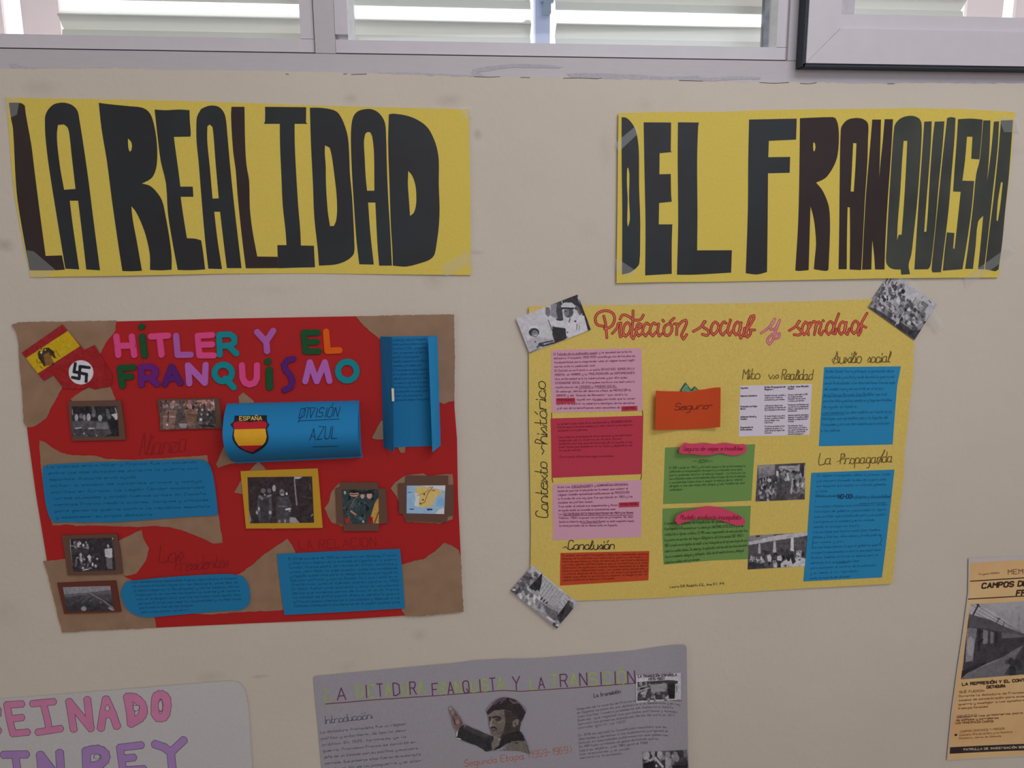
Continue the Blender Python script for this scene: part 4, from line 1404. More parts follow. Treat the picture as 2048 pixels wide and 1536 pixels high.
framed(cD([(165, 172), (480, 160), (790, 150), (830, 630), (520, 634), (210, 635)]), M_YF, q3([(180, 175), (1735, 155), (1785, 1270), (230, 1285)]),
       [('bg', (50, 40, 43)), ('p', gr(120), [(230, 1285), (200, 900), (215, 960), (275, 1190), (240, 1285)]), ('l', gr(120), 34, [(1310, 220), (1340, 560), (1370, 840)]), ('p', gr(160), [(1300, 160), (1500, 165), (1440, 210), (1320, 215)]),
        ('p', gr(72), [(430, 640), (760, 620), (780, 1050), (700, 1285), (480, 1285), (400, 1000)]), ('p', gr(64), [(900, 640), (1180, 640), (1250, 850), (1180, 1285), (880, 1285), (870, 900)]), ('p', gr(54), [(470, 700), (700, 680), (700, 1280), (500, 1280)]),
        ('e', gr(96), 560, 500, 60, 60), ('e', gr(90), 700, 500, 50, 60), ('e', gr(110), 1010, 540, 62, 80), ('l', gr(50), 14, [(960, 545), (1070, 545)]), ('l', gr(170), 30, [(1000, 600), (1050, 600)]), ('e', gr(150), 820, 440, 44, 80), ('e', gr(175), 1125, 570, 26, 34), ('e', gr(140), 600, 600, 26, 24), ('l', gr(120), 50, [(670, 630), (740, 610)]), ('l', gr(110), 70, [(480, 640), (530, 690)]),
        ('e', gr(165), 455, 940, 22, 50), ('e', gr(145), 405, 1025, 26, 40), ('e', gr(150), 725, 1025, 36, 46), ('l', gr(195), 40, [(1110, 950), (1210, 935)]), ('e', gr(120), 1195, 985, 30, 26), ('l', gr(100), 26, [(930, 870), (1130, 880)]), ('l', gr(84), 18, [(960, 760), (1130, 770)]), ('l', gr(84), 18, [(960, 700), (1130, 690)]),
        ('p', gr(136), [(1200, 1130), (1340, 1150), (1440, 1275), (1190, 1275)]), ('e', gr(120), 950, 1240, 34, 40), ('e', gr(126), 1085, 1230, 26, 44), ('l', gr(130), 24, [(1720, 1110), (1750, 1070)]), ('l', gr(84), 26, [(1680, 340), (1700, 470)]), ('l', gr(66), 26, [(1520, 640), (1720, 680)])],
       s3_, label='yellow mount with a black and white photograph of two saluting men', seed=6, grain=5)
sD = (440, 900, 4.042)
framed(cD([(975, 262), (1275, 262), (1280, 310), (1340, 312), (1355, 590), (1285, 600), (1285, 655), (1000, 655), (995, 600), (945, 592), (933, 310), (972, 305)]), M_DBR, cD([(985, 320), (1280, 318), (1285, 592), (1002, 600)]),
       [('bg', (44, 56, 58)), ('crowd', (985, 318, 1285, 600), 90, 12, [(40, 52, 54), (56, 68, 70), (28, 34, 36), (60, 74, 78)]), ('p', (166, 124, 60), [(1285, 380), (1250, 430), (1230, 500), (1210, 560), (1240, 598), (1285, 595)]), ('l', (30, 28, 26), 6, [(1282, 500), (1250, 590)]), ('p', (120, 26, 26), [(1200, 540), (1230, 540), (1240, 590), (1190, 590)]),
        ('e', (168, 124, 110), 1085, 358, 38, 20), ('e', (30, 30, 34), 1085, 336, 44, 12), ('l', (40, 34, 34), 6, [(1055, 360), (1115, 360)]), ('e', (170, 136, 124), 1152, 372, 16, 22), ('e', (28, 30, 34), 1150, 345, 30, 14), ('e', (170, 132, 118), 1208, 368, 22, 26), ('e', (28, 30, 34), 1206, 340, 34, 14), ('e', (150, 160, 160), 1010, 345, 8, 14),
        ('l', (110, 84, 76), 8, [(1050, 470), (1085, 400), (1110, 380)]), ('l', (170, 120, 104), 14, [(1060, 495), (1095, 520)]), ('p', (128, 40, 34), [(1000, 545), (1050, 548), (1050, 598), (1020, 598)]), ('e', (150, 156, 160), 1158, 578, 8, 10)],
       sD, label='brown mount with a colour drawing of soldiers in dark green', seed=8, res=.5, grain=5)
framed(cD([(1500, 210), (1845, 210), (1845, 285), (1890, 285), (1890, 528), (1842, 532), (1835, 585), (1500, 575), (1490, 520), (1447, 512), (1440, 275), (1500, 270)]), M_DBR, cD([(1510, 288), (1822, 286), (1812, 518), (1508, 512)]),
       [('bg', (132, 160, 206)), ('p', (190, 196, 212), [(1620, 288), (1822, 286), (1822, 330), (1740, 310)]), ('p', (190, 196, 212), [(1740, 518), (1770, 480), (1812, 470), (1812, 518)]), ('p', (198, 160, 96), [(1578, 300), (1640, 296), (1700, 300), (1780, 330), (1800, 352), (1745, 380), (1735, 420), (1700, 458), (1620, 468), (1605, 440), (1612, 380), (1580, 345)]),
        ('p', (204, 204, 214), [(1575, 345), (1612, 360), (1605, 440), (1612, 460), (1570, 450), (1580, 400)]), ('p', (116, 152, 196), [(1760, 400), (1812, 380), (1812, 460), (1740, 450)]), ('l', (110, 66, 40), 5, [(1620, 440), (1655, 420), (1680, 350), (1720, 300)]), ('l', (120, 80, 50), 4, [(1590, 370), (1650, 350), (1690, 320)]),
        ('e', (60, 30, 26), 1652, 358, 6, 7), ('e', (60, 30, 26), 1640, 402, 6, 7), ('e', (70, 34, 28), 1620, 432, 6, 6), ('l', (150, 70, 60), 8, [(1712, 328), (1736, 326)]), ('l', (90, 70, 130), 7, [(1520, 343), (1545, 343)]), ('l', (40, 50, 90), 7, [(1535, 478), (1565, 478)]), ('l', (30, 34, 60), 13, [(1680, 481), (1712, 481)]), ('l', (90, 80, 120), 4, [(1690, 300), (1722, 298)])],
       sD, label='brown mount with a small coloured map', seed=9, res=.5, grain=4)
sC = (10, 880, 3.84)
framed(cC([(435, 735), (650, 728), (860, 722), (872, 790), (885, 850), (903, 1028), (700, 1036), (480, 1040), (470, 960), (455, 850)]), M_DBR, cC([(490, 762), (830, 750), (850, 1000), (525, 1012)]),
       [('bg', (46, 42, 46)), ('l', gr(150), 5, [(490, 810), (640, 832)]), ('crowd', (530, 780, 640, 825), 26, 8, [gr(120), gr(70), gr(150)]), ('l', gr(130), 6, [(500, 765), (505, 860), (520, 1010)]), ('p', gr(56), [(510, 835), (640, 845), (640, 880), (510, 880)]), ('crowd', (535, 880, 720, 990), 46, 9, [gr(130), gr(60), gr(160), gr(90)]),
        ('l', gr(160), 9, [(600, 1000), (640, 992)]), ('p', gr(170), [(765, 835), (822, 832), (826, 900), (800, 910), (768, 895)]), ('e', gr(150), 792, 815, 9, 13), ('p', gr(92), [(775, 905), (822, 905), (826, 990), (785, 990)]), ('l', gr(66), 12, [(825, 755), (845, 900)]), ('e', gr(180), 826, 757, 5, 5)],
       sC, label='brown mount with a dark photograph of prisoners on bunks', seed=11, res=.5, grain=6)
framed(cC([(400, 1100), (630, 1090), (850, 1082), (870, 1200), (890, 1320), (680, 1330), (455, 1335), (428, 1220)]), paper('red_brown_card', (84, 42, 34)), cC([(445, 1130), (808, 1120), (840, 1310), (470, 1315)]),
       [('grad', gr(70), gr(46), 1180, 1315), ('p', gr(120), [(440, 1120), (815, 1115), (815, 1150), (700, 1172), (640, 1176), (455, 1190)]), ('p', gr(86), [(455, 1185), (640, 1172), (815, 1150), (822, 1190), (640, 1186), (460, 1210)]), ('l', gr(110), 9, [(650, 1176), (740, 1225), (830, 1290)]), ('l', gr(126), 18, [(800, 1290), (832, 1306)]), ('l', gr(96), 6, [(648, 1200), (590, 1250)]), ('l', gr(80), 5, [(640, 1190), (520, 1250)]), ('e', gr(126), 605, 1295, 22, 18), ('e', gr(100), 655, 1235, 8, 6), ('e', gr(100), 735, 1248, 10, 6)],
       sC, label='reddish brown mount with a photograph of railway tracks', seed=12, res=.5, grain=6)

# foam letters
FO = dict(pink=paper('pink_foam', (184, 62, 112), rough=.95, bump=.5), green=paper('green_foam', (26, 68, 40), rough=.95, bump=.5), lil=paper('lilac_foam', (146, 78, 140), rough=.95, bump=.5),
          teal=paper('teal_foam', (20, 112, 120), rough=.95, bump=.5), org=paper('orange_foam', (206, 78, 18), rough=.95, bump=.5), pur=paper('purple_foam', (88, 30, 100), rough=.95, bump=.5), dpur=paper('dark_purple_foam', (74, 28, 92), rough=.95, bump=.5),
          lpur=paper('pale_violet_foam', (152, 84, 150), rough=.95, bump=.5))


def arcs(cx, cy, rx, ry, a0=0, a1=360, n=16):
    return [(cx + rx * math.cos(math.radians(a0 + (a1 - a0) * i / n)), cy + ry * math.sin(math.radians(a0 + (a1 - a0) * i / n))) for i in range(n + 1)]


FL = [
 ('H', 'pink', cA, 12.8, [[(990, 238), (1008, 402)], [(1128, 238), (1150, 402)], [(1000, 322), (1140, 318)]]),
 ('I', 'green', cA, 13.2, [[(1215, 148), (1215, 149)], [(1220, 238), (1242, 405)]]),
 ('T', 'pink', cA, 12.8, [[(1298, 238), (1450, 230)], [(1375, 240), (1392, 400)]]),
 ('L', 'lil', cA, 12.6, [[(1522, 232), (1536, 402), (1652, 400)]]),
 ('E', 'pink', cA, 12.4, [[(1845, 224), (1714, 232), (1730, 406), (1860, 406)], [(1722, 312), (1845, 308)]]),
 ('R', 'teal', cA, 12.0, [[(1912, 400), (1905, 222), (2000, 218), (2040, 245), (2042, 290), (2010, 318), (1915, 322)], [(1985, 318), (2060, 390)]]),
 ('Y', 'lil', cB, 12.8, [[(303, 182), (372, 258)], [(435, 172), (378, 258), (385, 338)]]),
 ('E', 'green', cB, 12.4, [[(800, 186), (685, 186), (700, 340), (808, 340)], [(692, 264), (790, 262)]]),
 ('L', 'org', cB, 13.0, [[(868, 180), (880, 336), (978, 332)]]),
 ('F', 'green', cA, 13.0, [[(1140, 512), (1022, 518), (1045, 675)], [(1035, 598), (1120, 594)]]),
 ('R', 'pur', cA, 13.0, [[(1215, 665), (1212, 508), (1300, 505), (1336, 530), (1338, 575), (1305, 604), (1215, 608)], [(1290, 605), (1352, 660)]]),
 ('A', 'dpur', cA, 12.6, [[(1422, 662), (1482, 505), (1562, 652)], [(1442, 612), (1535, 610)]]),
 ('N', 'lpur', cA, 12.8, [[(1640, 655), (1628, 495), (1778, 650), (1785, 492)]]),
 ('Q', 'teal', cA, 12.4, [arcs(1942, 562, 78, 74), [(1960, 612), (2035, 690)]]),
 ('U', 'pink', cB, 12.8, [[(178, 455), (184, 560), (205, 598), (240, 612), (280, 600), (300, 565), (302, 455)]]),
 ('I', 'green', cB, 14.4, [[(392, 422), (392, 423)], [(402, 492), (406, 632)]]),
 ('S', 'dpur', cB, 12.4, [[(598, 402), (552, 412), (525, 445), (535, 490), (575, 535), (592, 585), (580, 632), (528, 655)]]),
 ('M', 'lpur', cB, 12.6, [[(698, 585), (735, 430), (792, 585), (858, 430), (896, 582)]]),
 ('O', 'teal', cB, 12.4, [arcs(1042, 502, 77, 77)]),
]
CN = dict(pink='pink', green='dark green', lil='lilac', teal='teal', org='orange', pur='purple', dpur='dark purple', lpur='pale violet')
for ch, c, cf, wd, strokes in FL:
    mb = MB()
    for s in strokes:
        mb.cap3(cf(s), wd, FO[c], .0014, .0028, h3)
    mb.build('foam_letter', red, label='%s foam letter %s' % (CN[c], ch))

# ================================================================== the yellow poster
h4 = lambda p: .0024 + .0018 * math.sin(p.x * 9 + .6)
yel = thing('school_poster', 'yellow card poster on social protection and health, with pink, green, orange and blue cards', 'poster', 1420, 1190)
M_YP = paper('pale_yellow_card', (178, 153, 78), two=(182, 160, 84))
M_PINKC = paper('pink_card', (177, 132, 148))
M_ROSE = paper('rose_red_card', (158, 48, 64))
M_ORA = paper('orange_card', (166, 60, 26))
M_ORB = paper('burnt_orange_card', (162, 60, 32))
M_GRN = paper('green_card', (94, 124, 66))
M_LABP = paper('magenta_card', (174, 58, 84))
M_BL2 = paper('sky_blue_card', (34, 112, 152))
M_WHT = paper('white_paper', (181, 172, 182))
M_GDK = paper('dark_green_card', (40, 78, 58))
M_GMD = paper('sea_green_card', (78, 124, 98))
I_PLUM = ink('plum_pen', (108, 56, 78))
I_WINE = ink('wine_pen', (112, 24, 42))
I_BLK = ink('black_pen', (52, 42, 34))
I_OLV = ink('olive_black_pen', (92, 74, 34))
I_RUST = ink('rust_pen', (112, 36, 18))
I_GRN = ink('dark_green_pen', (50, 74, 40))
I_TEAL = ink('deep_blue_pen', (22, 82, 116))
I_TYPE = ink('printed_black', (74, 66, 74))
mb = MB()
yo = [(1057.5, 613), (1300, 609), (1500, 606), (1640, 602), (1760, 598), (1829, 599), (1829, 640), (1828, 690), (1826, 758), (1819, 808), (1817, 842), (1811, 885), (1810, 900), (1807, 958), (1798, 1027), (1793, 1085), (1785, 1167), (1700, 1172), (1603, 1177), (1450, 1187), (1320, 1196), (1134, 1202), (1062, 1206), (1061, 1131), (1062, 1064), (1058, 840)]
mb.sheet(yo, .0012, .0007, M_YP, h=h4)
mb.build('card_sheet', yel)

# big title in red brush pen filled pink
I_RB = ink('red_brush_pen', (142, 40, 28))
I_PF = ink('pink_filling', (192, 104, 86))
I_MV = ink('mauve_brush_pen', (164, 84, 92))
I_MF = ink('mauve_filling', (196, 128, 136))
cT = crop(1170, 600, 3.471)


def title(strokes, dark, light, label=None, wd=5.6):
    mb = MB()
    for s in strokes:
        mb.line(smooth(cT(s), closed=False, sub=3, sharp=90), wd, dark, .0014, h4, caps=True)
    for s in strokes:
        mb.line(smooth(cT(s), closed=False, sub=3, sharp=90), wd - 4.0, light, .00155, h4, caps=True)
    return mb.build('title_lettering', yel, label=label)


def ov(x, y=200, w=56, h=90):
    return [(x + w * .75, y - h * .38), (x + w * .45, y - h * .5), (x + w * .1, y - h * .15), (x + w * .05, y + h * .25), (x + w * .3, y + h * .5), (x + w * .65, y + h * .25), (x + w * .85, y - h * .1), (x + w * .75, y - h * .38)]


def av(x, y=200, w=56, h=90):
    return [(x + w * 1.0, y - h * .46), (x + w * .86, y + h * .2), (x + w * .98, y + h * .5), (x + w * 1.25, y + h * .2)]


def lp(x, y=200, w=60, h=100):      # loop letters in the title's own crop
    return [(x + w * .8, y - h * .4), (x + w * .5, y - h * .5), (x + w * .1, y - h * .1), (x + w * .1, y + h * .3), (x + w * .4, y + h * .5), (x + w * .8, y + h * .2)]


title([[(130, 182), (84, 170), (72, 125), (95, 88), (150, 74), (195, 95), (205, 140), (180, 185), (135, 200)], [(130, 112), (142, 160), (152, 262)],
       [(190, 232), (225, 190), (230, 165), (250, 160), (240, 215), (245, 255), (275, 240)],
       ov(262, 205, 66, 96), [(334, 75), (332, 140), (326, 215)], [(243, 132), (262, 104), (300, 112), (340, 138), (385, 135), (405, 105)], [(328, 200), (322, 250), (336, 268), (352, 232)],
       [(348, 205), (385, 190), (390, 168), (370, 165), (355, 215), (372, 250), (400, 228)], lp(398, 205, 56, 90), lp(448, 205, 56, 90),
       [(512, 165), (505, 220), (515, 250), (535, 235)], [(540, 140), (546, 148)], [(585, 165), (556, 180), (548, 225), (570, 248), (600, 220), (600, 175), (580, 165)], [(592, 150), (618, 126)],
       [(620, 165), (640, 165), (636, 240)], [(640, 190), (672, 150), (700, 140), (705, 160), (690, 200), (670, 245), (684, 272), (706, 240)]], I_RB, I_PF, 'title word in red brush lettering filled with pink')
title([[(752, 218), (800, 190), (835, 150)], [(828, 150), (815, 180), (858, 215), (850, 245), (815, 238)], ov(872, 198, 66, 90), lp(935, 198, 56, 92), [(1005, 158), (990, 215), (1004, 245), (1022, 215)], [(1008, 138), (1012, 142)],
       ov(1030, 198, 60, 90), [(1085, 158), (1070, 230), (1082, 265), (1102, 230), (1108, 195)], [(1108, 250), (1130, 200), (1172, 130), (1172, 108), (1150, 118), (1130, 170), (1118, 230), (1128, 258), (1148, 235), (1148, 208), (1178, 208)]], I_RB, I_PF, 'title word in red brush lettering filled with orange pink')
title([[(1222, 230), (1260, 205), (1300, 165), (1318, 132), (1290, 175), (1290, 205), (1320, 200), (1352, 140)], [(1352, 140), (1318, 225), (1285, 250), (1265, 285), (1280, 308), (1302, 280), (1318, 240), (1350, 232), (1345, 260), (1320, 268)]], I_MV, I_MF, 'small mauve word y of the title', 5.4)
title([[(1418, 212), (1460, 185), (1490, 148)], [(1486, 146), (1470, 180), (1500, 215), (1490, 242), (1452, 240)], ov(1505, 197, 56, 90), [(1562, 158), (1548, 215), (1552, 242)], [(1556, 195), (1585, 150), (1605, 160), (1592, 240)], [(1598, 190), (1622, 152), (1640, 165), (1625, 225), (1640, 242), (1656, 215)], [(1652, 142), (1656, 146)],
       ov(1672, 195, 64, 90), [(1762, 95), (1735, 170), (1722, 230), (1738, 235), (1745, 200)], ov(1760, 195, 60, 88), [(1815, 155), (1802, 215), (1822, 240), (1835, 200)], ov(1848, 190, 62, 88), [(1958, 92), (1925, 150), (1895, 220), (1900, 245), (1915, 215), (1920, 175), (1950, 190)]], I_RB, I_PF, 'title word in red and mauve brush lettering', 5.4)


def headw(items, w=1.8, m=I_OLV, label=None, ht=None):
    mb = MB()
    for s, p0, p1, hh in items:
        mb.text(s, p0, p1, hh, w, m, .0014, h4, slant=.16, cursive=True, sub=3, wob=.15)
    return mb


def finish(mb, parent=yel, label=None):
    return mb.build('handwritten_heading', parent, label=label)


finish(headw([('Mito', (1485, 758), (1519, 758), 20)]))
m_ = headw([('vs', (1536, 758), (1556, 758), 17), ('Realidad', (1563, 759), (1624, 759), 20)]); finish(m_)
m_ = headw([('Auxilio', (1667, 726), (1722, 725), 23), ('social', (1734, 725), (1780, 724), 21)]); m_.line(smooth([(1680, 722), (1668, 728), (1664, 720), (1672, 712), (1680, 716)], closed=False), 1.3, I_OLV, .0014, h4); finish(m_)
m_ = headw([('La', (1638, 929), (1662, 928), 22), ('Propaganda', (1680, 928), (1784, 924), 20)]); m_.line(smooth([(1674, 924), (1681, 920), (1690, 908)], closed=False), 1.3, I_OLV, .0014, h4); m_.line([(1770, 900), (1756, 928)], 2.6, I_OLV, .0014, h4); finish(m_)
m_ = headw([('Conclusión', (1136, 1099), (1228, 1098), 18)], 1.9, I_BLK); m_.line(smooth([(1126, 1096), (1131, 1093), (1136, 1098)], closed=False), 1.5, I_BLK, .0014, h4); finish(m_)
mb = MB()
mb.text('Contexto', (1096, 1036), (1094, 925), 24, 1.8, I_BLK, .0014, h4, slant=.15, cursive=True, sub=3)
mb.line(smooth([(1084, 909), (1088, 902), (1083, 896), (1084, 890)], closed=False), 1.8, I_BLK, .0014, h4)
finish(mb)
mb = MB()
mb.text('histórico', (1095, 888), (1090, 764), 24, 1.8, I_BLK, .0014, h4, slant=.15, cursive=True, sub=3)
finish(mb)
mb = MB()
mb.text('Laura D.M. Rodolfo E.G., Ana R.T. 4ºA', (1340, 1176), (1448, 1169), 4.6, .85, I_BLK, .0014, h4, slant=.1)
mb.build('handwritten_line', yel)

e1 = crop(1095, 690, 10.24)
T1 = ['El Estado de la población social y la sanidad durante la', 'dictadura franquista (1939-1975) constituye uno de los pilares', 'fundamentales para comprender cómo el régimen buscó legiti-', 'marse ante la población civil.', 'El Estado se enfrentó a un país DEVASTADO, SUMIDO EN LA',
      'MISERIA, el HAMBRE y la PROLIFERACIÓN de ENFERMEDADES.', 'Una enfermedad era la tuberculosis y por ello quiso', 'EXTENDERSE SOCIAL. El franquismo mantuvo una estructura', 'institucional de CARIDAD y SANIDAD SOCIAL.', 'Sin embargo, detrás del discurso oficial de PROTECCIÓN AL',
      'OBRERO y del "Estado de Bienestar" que vendía la', '', 'manera de mostrar la cobertura ideológica de los derechos', 'y el uso de la beneficencia como mecanismo de']


def textcard(name, outline, m, lines, corners, hh, wd, im, cf, off=.0016, slant=.12, cursive=False, h=h4, extra=None, label=None, fr=None):
    mb = MB()
    mb.sheet(cf(outline), off, .0004, m, h=h)
    if lines:
        c = cf(corners)
        mb.block(lines, c[0], c[1], c[2], c[3], hh, wd, im, off + .00014, h, slant=slant, cursive=cursive, fracs=fr)
    for s in extra or []:
        mb.line(cf(s[0]), s[1], im, off + .00014, h)
    return mb.build(name, yel, label=label)


textcard('text_card', [(80, 100), (1000, 82), (1925, 65), (1940, 700), (1950, 1345), (1000, 1368), (95, 1385), (70, 700)], M_PINKC, T1, [(125, 205), (1790, 150), (195, 1310), (1800, 1290)], 3.9, .8, I_PLUM, e1,
         extra=[([(240, 215), (1000, 190)], .9), ([(640, 895), (905, 885)], .9), ([(1020, 885), (1425, 875)], .9), ([(955, 1140), (1160, 1132)], .9)],
         fr=[.96, 1, 1, .51, .99, 1, .9, .99, .77, .95, .90, 1, .99, .8], label='upper pink card of handwriting with two red tabs')
mb = MB(); mb.sheet(e1([(175, 1090), (565, 1085), (568, 1193), (178, 1202)]), .0021, .0003, M_ROSE, h=h4); mb.text('PROPAGANDA', e1([(200, 1145)])[0], e1([(545, 1140)])[0], 4, .9, I_WINE, .0023, h4); mb.build('red_tab', yel)
mb = MB(); mb.sheet(e1([(1512, 1257), (1842, 1248), (1842, 1342), (1520, 1358)]), .0021, .0003, M_ROSE, h=h4); mb.text('CONTROL', e1([(1560, 1315)])[0], e1([(1810, 1305)])[0], 4, .9, I_WINE, .0023, h4); mb.build('red_tab', yel)
e1b = e1
mb = MB()
mb.text('ayudó con dureza marcada que la consi-', e1b([(600, 1132)])[0], e1b([(1800, 1112)])[0], 3.9, .8, I_PLUM, .00175, h4, slant=.12)
mb.build('handwritten_line', yel)
e3 = crop(1090, 820, 9.752)
T3 = ['La primera que nació de la sanidad de la SEGURIDAD SOCIAL', 'fue el seguro de enfermedad y el retiro obrero y las mejoras', 'sociales a la pobreza', '', 'Las primeras prestaciones eran escasas y se centraban', 'después de la Guerra en Auxilio Social',
      'mediante una ley que se encargó de la ayuda a los', 'huérfanos que quedaron en la calle y dependían de', 'la ayuda estatal', '', 'Fue creado diferentes seguros sociales']
textcard('text_card', [(110, 165), (1000, 140), (1918, 110), (1905, 700), (1890, 1250), (1000, 1285), (130, 1325), (120, 700)], M_ROSE, T3, [(240, 290), (1700, 235), (290, 930), (1700, 905)], 3.9, .8, I_WINE, e3,
         fr=[1, 1, .4, 1, 1, .86, 1, 1, .3, 1, .74], label='rose red card of handwriting between the two pink cards')
e2 = crop(1095, 950, 10.24)
T2 = ['Ante los ASEGURADORES y COMPAÑÍAS PRIVADAS,', 'teniendo que los trabajadores tuviesen que cotizar el', 'régimen también estableció instituciones de PROTECCIÓN', 'a través de una ley que fue aprobada en 1963 y los', 'cambios de política social.', 'Tras ceder el estado sus competencias y firmar',
      'en ayuda social se concedieron subvenciones como', 'La Ley de Bases de la Seguridad Social de 1963 y la Social', 'Pública (1966) supuso los primeros principios. No obs-', 'tante la historia de la Seguridad Social no está completa hasta', 'la incorporación de la democracia en España']
textcard('text_card', [(110, 190), (1000, 145), (1925, 100), (1925, 700), (1920, 1268), (1000, 1302), (115, 1335), (105, 700)], M_PINKC, T2, [(205, 268), (1720, 205), (240, 1055), (1780, 1040)], 3.9, .8, I_PLUM, e2,
         extra=[([(490, 268), (860, 250)], .9), ([(1000, 225), (1660, 205)], .9), ([(325, 832), (1750, 822)], 1.4), ([(690, 988), (1100, 982)], 1.2), ([(330, 780), (1745, 765)], .8)],
         fr=[.96, .95, .96, 1, .47, .8, .76, 1, 1, 1, .77], label='lower pink card of handwriting with one red tab')
mb = MB(); mb.sheet(e2([(1460, 567), (1880, 548), (1875, 650), (1460, 664)]), .0021, .0003, M_ROSE, h=h4); mb.text('AYUDA SOCIAL', e2([(1500, 622)])[0], e2([(1850, 608)])[0], 4, .9, I_WINE, .0023, h4); mb.build('red_tab', yel)
for pts in (e3([(130, 55), (131, 160)]), e3([(1888, 8), (1902, 30), (1906, 110)]), e3([(138, 1330), (142, 1370), (155, 1414)]), e3([(1882, 1260), (1880, 1300), (1862, 1362)])):
    mb = MB(); mb.line(pts, 1.5, I_BLK, .0014, h4); mb.build('pen_bracket', yel)
e4 = crop(1050, 840, 3.571)
T4 = ['El sistema del pueblo franquista utilizó las necesidades sociales', 'básicas de la población con motivo de la guerra y del hambre. La', 'falta de seguridad y la falta de recursos por parte de la dictadura', 'y la mala gestión política hicieron que la caridad fuera la única', 'alternativa de ayuda para muchas familias españolas de la época',
      'Esto provocó desigualdad social, con niveles altos de pobreza y', 'un control absoluto de las mujeres, así como la propaganda del', 'régimen que utilizó la sanidad para mejorar su imagen y dar un', 'aspecto amable de la dictadura franquista']
textcard('text_card', [(253, 950), (570, 943), (888, 936), (885, 1040), (882, 1145), (570, 1163), (250, 1183), (251, 1060)], M_ORB, T4, [(266, 974), (880, 962), (270, 1150), (870, 1128)], 3.8, .8, I_RUST, e4, cursive=False, label='dark orange card of handwriting at the lower left')

# orange folded card with green zigzag paper behind
e5 = crop(1290, 740, 5.851)
mb = MB()
hz = lambda p: h4(p) + .002
mb.sheet(e5([(412, 258), (414, 240), (430, 212), (475, 146), (540, 232), (585, 192), (638, 244), (640, 258)]), .0022, .0008, M_GDK, h=hz)
mb.sheet(e5([(428, 258), (445, 222), (478, 170), (535, 246), (520, 258)]), .0028, .0004, M_GMD, h=hz)
mb.sheet(e5([(545, 258), (588, 206), (622, 246), (620, 258)]), .0028, .0004, M_GMD, h=hz)
mb.line(e5([(432, 240), (480, 175), (500, 200)]), 1.2, ink('mint_paper', (120, 150, 130)), .0033, hz)
mb.build('folded_green_paper', yel)
xm = hit(1376, 820, 0).x
hs = lambda p: h4(p) + .0035 + .010 * min(1.0, abs(p.x - xm) / .055) ** 2
mb = MB()
mb.sheet(e5([(130, 242), (250, 249), (400, 252), (540, 246), (700, 228), (820, 206), (885, 205), (884, 440), (880, 668), (700, 685), (500, 695), (300, 700), (118, 702), (124, 470)]), .0012, .0008, M_ORA, h=hs, step=.006)
mb.text('Seguro', e5([(345, 468)])[0], e5([(735, 452)])[0], 13, 1.5, ink('brown_red_pen', (98, 34, 18)), .0016, hs, slant=.35, cursive=True, sub=3)
mb.line(e5([(725, 420), (790, 408)]), 1.4, ink('brown_red_pen', (0, 0, 0)), .0016, hs)
mb.build('folded_card', yel, label='orange folded card lifting at its ends, one word in pen')

# printed table
mb = MB()
mb.sheet(e5([(1113, 185), (1955, 163), (1940, 460), (1925, 758), (1500, 770), (1097, 778), (1104, 500)]), .0016, .0003, M_WHT, h=h4)


def typed(lines, x, y0, dy, x1, slope=-.03, wd=1.1, hh=2.7):
    for i, (s, w_) in enumerate(lines):
        a = e5([(x, y0 + i * dy), (x + (x1 - x) * w_, y0 + i * dy + slope * (x1 - x) * w_)])
        mb.text(s, a[0], a[1], hh, wd, I_TYPE, .00175, h4, wob=0)


for y, ls in ((218, [('Aspecto', .45)]), (312, [('Cobertura Sanitaria', 1)]), (436, [('Protección a la Vejez', 1), ('Obrera', .3)]), (556, [('Asistencia Infantil y', .95), ('Familiar', .4)]), (680, [('Organización de', .75), ('Enfermedades', .7)])):
    typed(ls, 1120, y, 26, 1310, wd=1.05)
for y, ls, wd in ((210, [('El Mito (Propaganda del', 1), ('Régimen)', .4)], 1.05), (306, [('Sanidad universal, gratuita y', 1), ('moderna para todos los', .85), ('productores y sus familias', .95)], .7), (425, [('Jubilaciones dignas que', .85), ('garantizaban el descanso de', 1), ('los trabajadores del mañana', 1)], .7),
                  (548, [('El Auxilio Social como obra', .98), ('de amor y justicia cristiana', .95), ('para proteger a los', .7), ('huérfanos', .38)], .7), (668, [('Fin de las grandes en las', .95), ('epidemias gracias a la', .85), ('modernidad de higiene del', .95), ('Estado', .32)], .7)):
    typed(ls, 1402, y, 25, 1645, wd=wd)
for y, ls, wd in ((203, [('La Real - base (Situación', 1), ('Social)', .28)], 1.05), (297, [('Acceso restringido al SOE', .95), ('por cuotas de clase', .7), ('exclusión de las zonas', .85), ('rurales y marginales', .78)], .7), (415, [('Pensiones insuficientes que', 1), ('no cubrían la subsistencia', 1), ('básica, dependiendo de la', .98), ('beneficencia', .42)], .7),
                  (537, [('Adoctrinamiento ideológico', 1), ('ideología franquista católica', 1), ('obligada y estigmatización', .95), ('forzada', .28)], .7), (660, [('Persistencia de la', .72), ('tuberculosis y el hambre', .9), ('por malas condiciones de', .95), ('vivienda y alimentación', .85), ('durante la postguerra', .75)], .7)):
    typed(ls, 1675, y, 24, 1915, wd=wd)
mb.build('printed_table', yel, label='white sheet printed with a three column table')

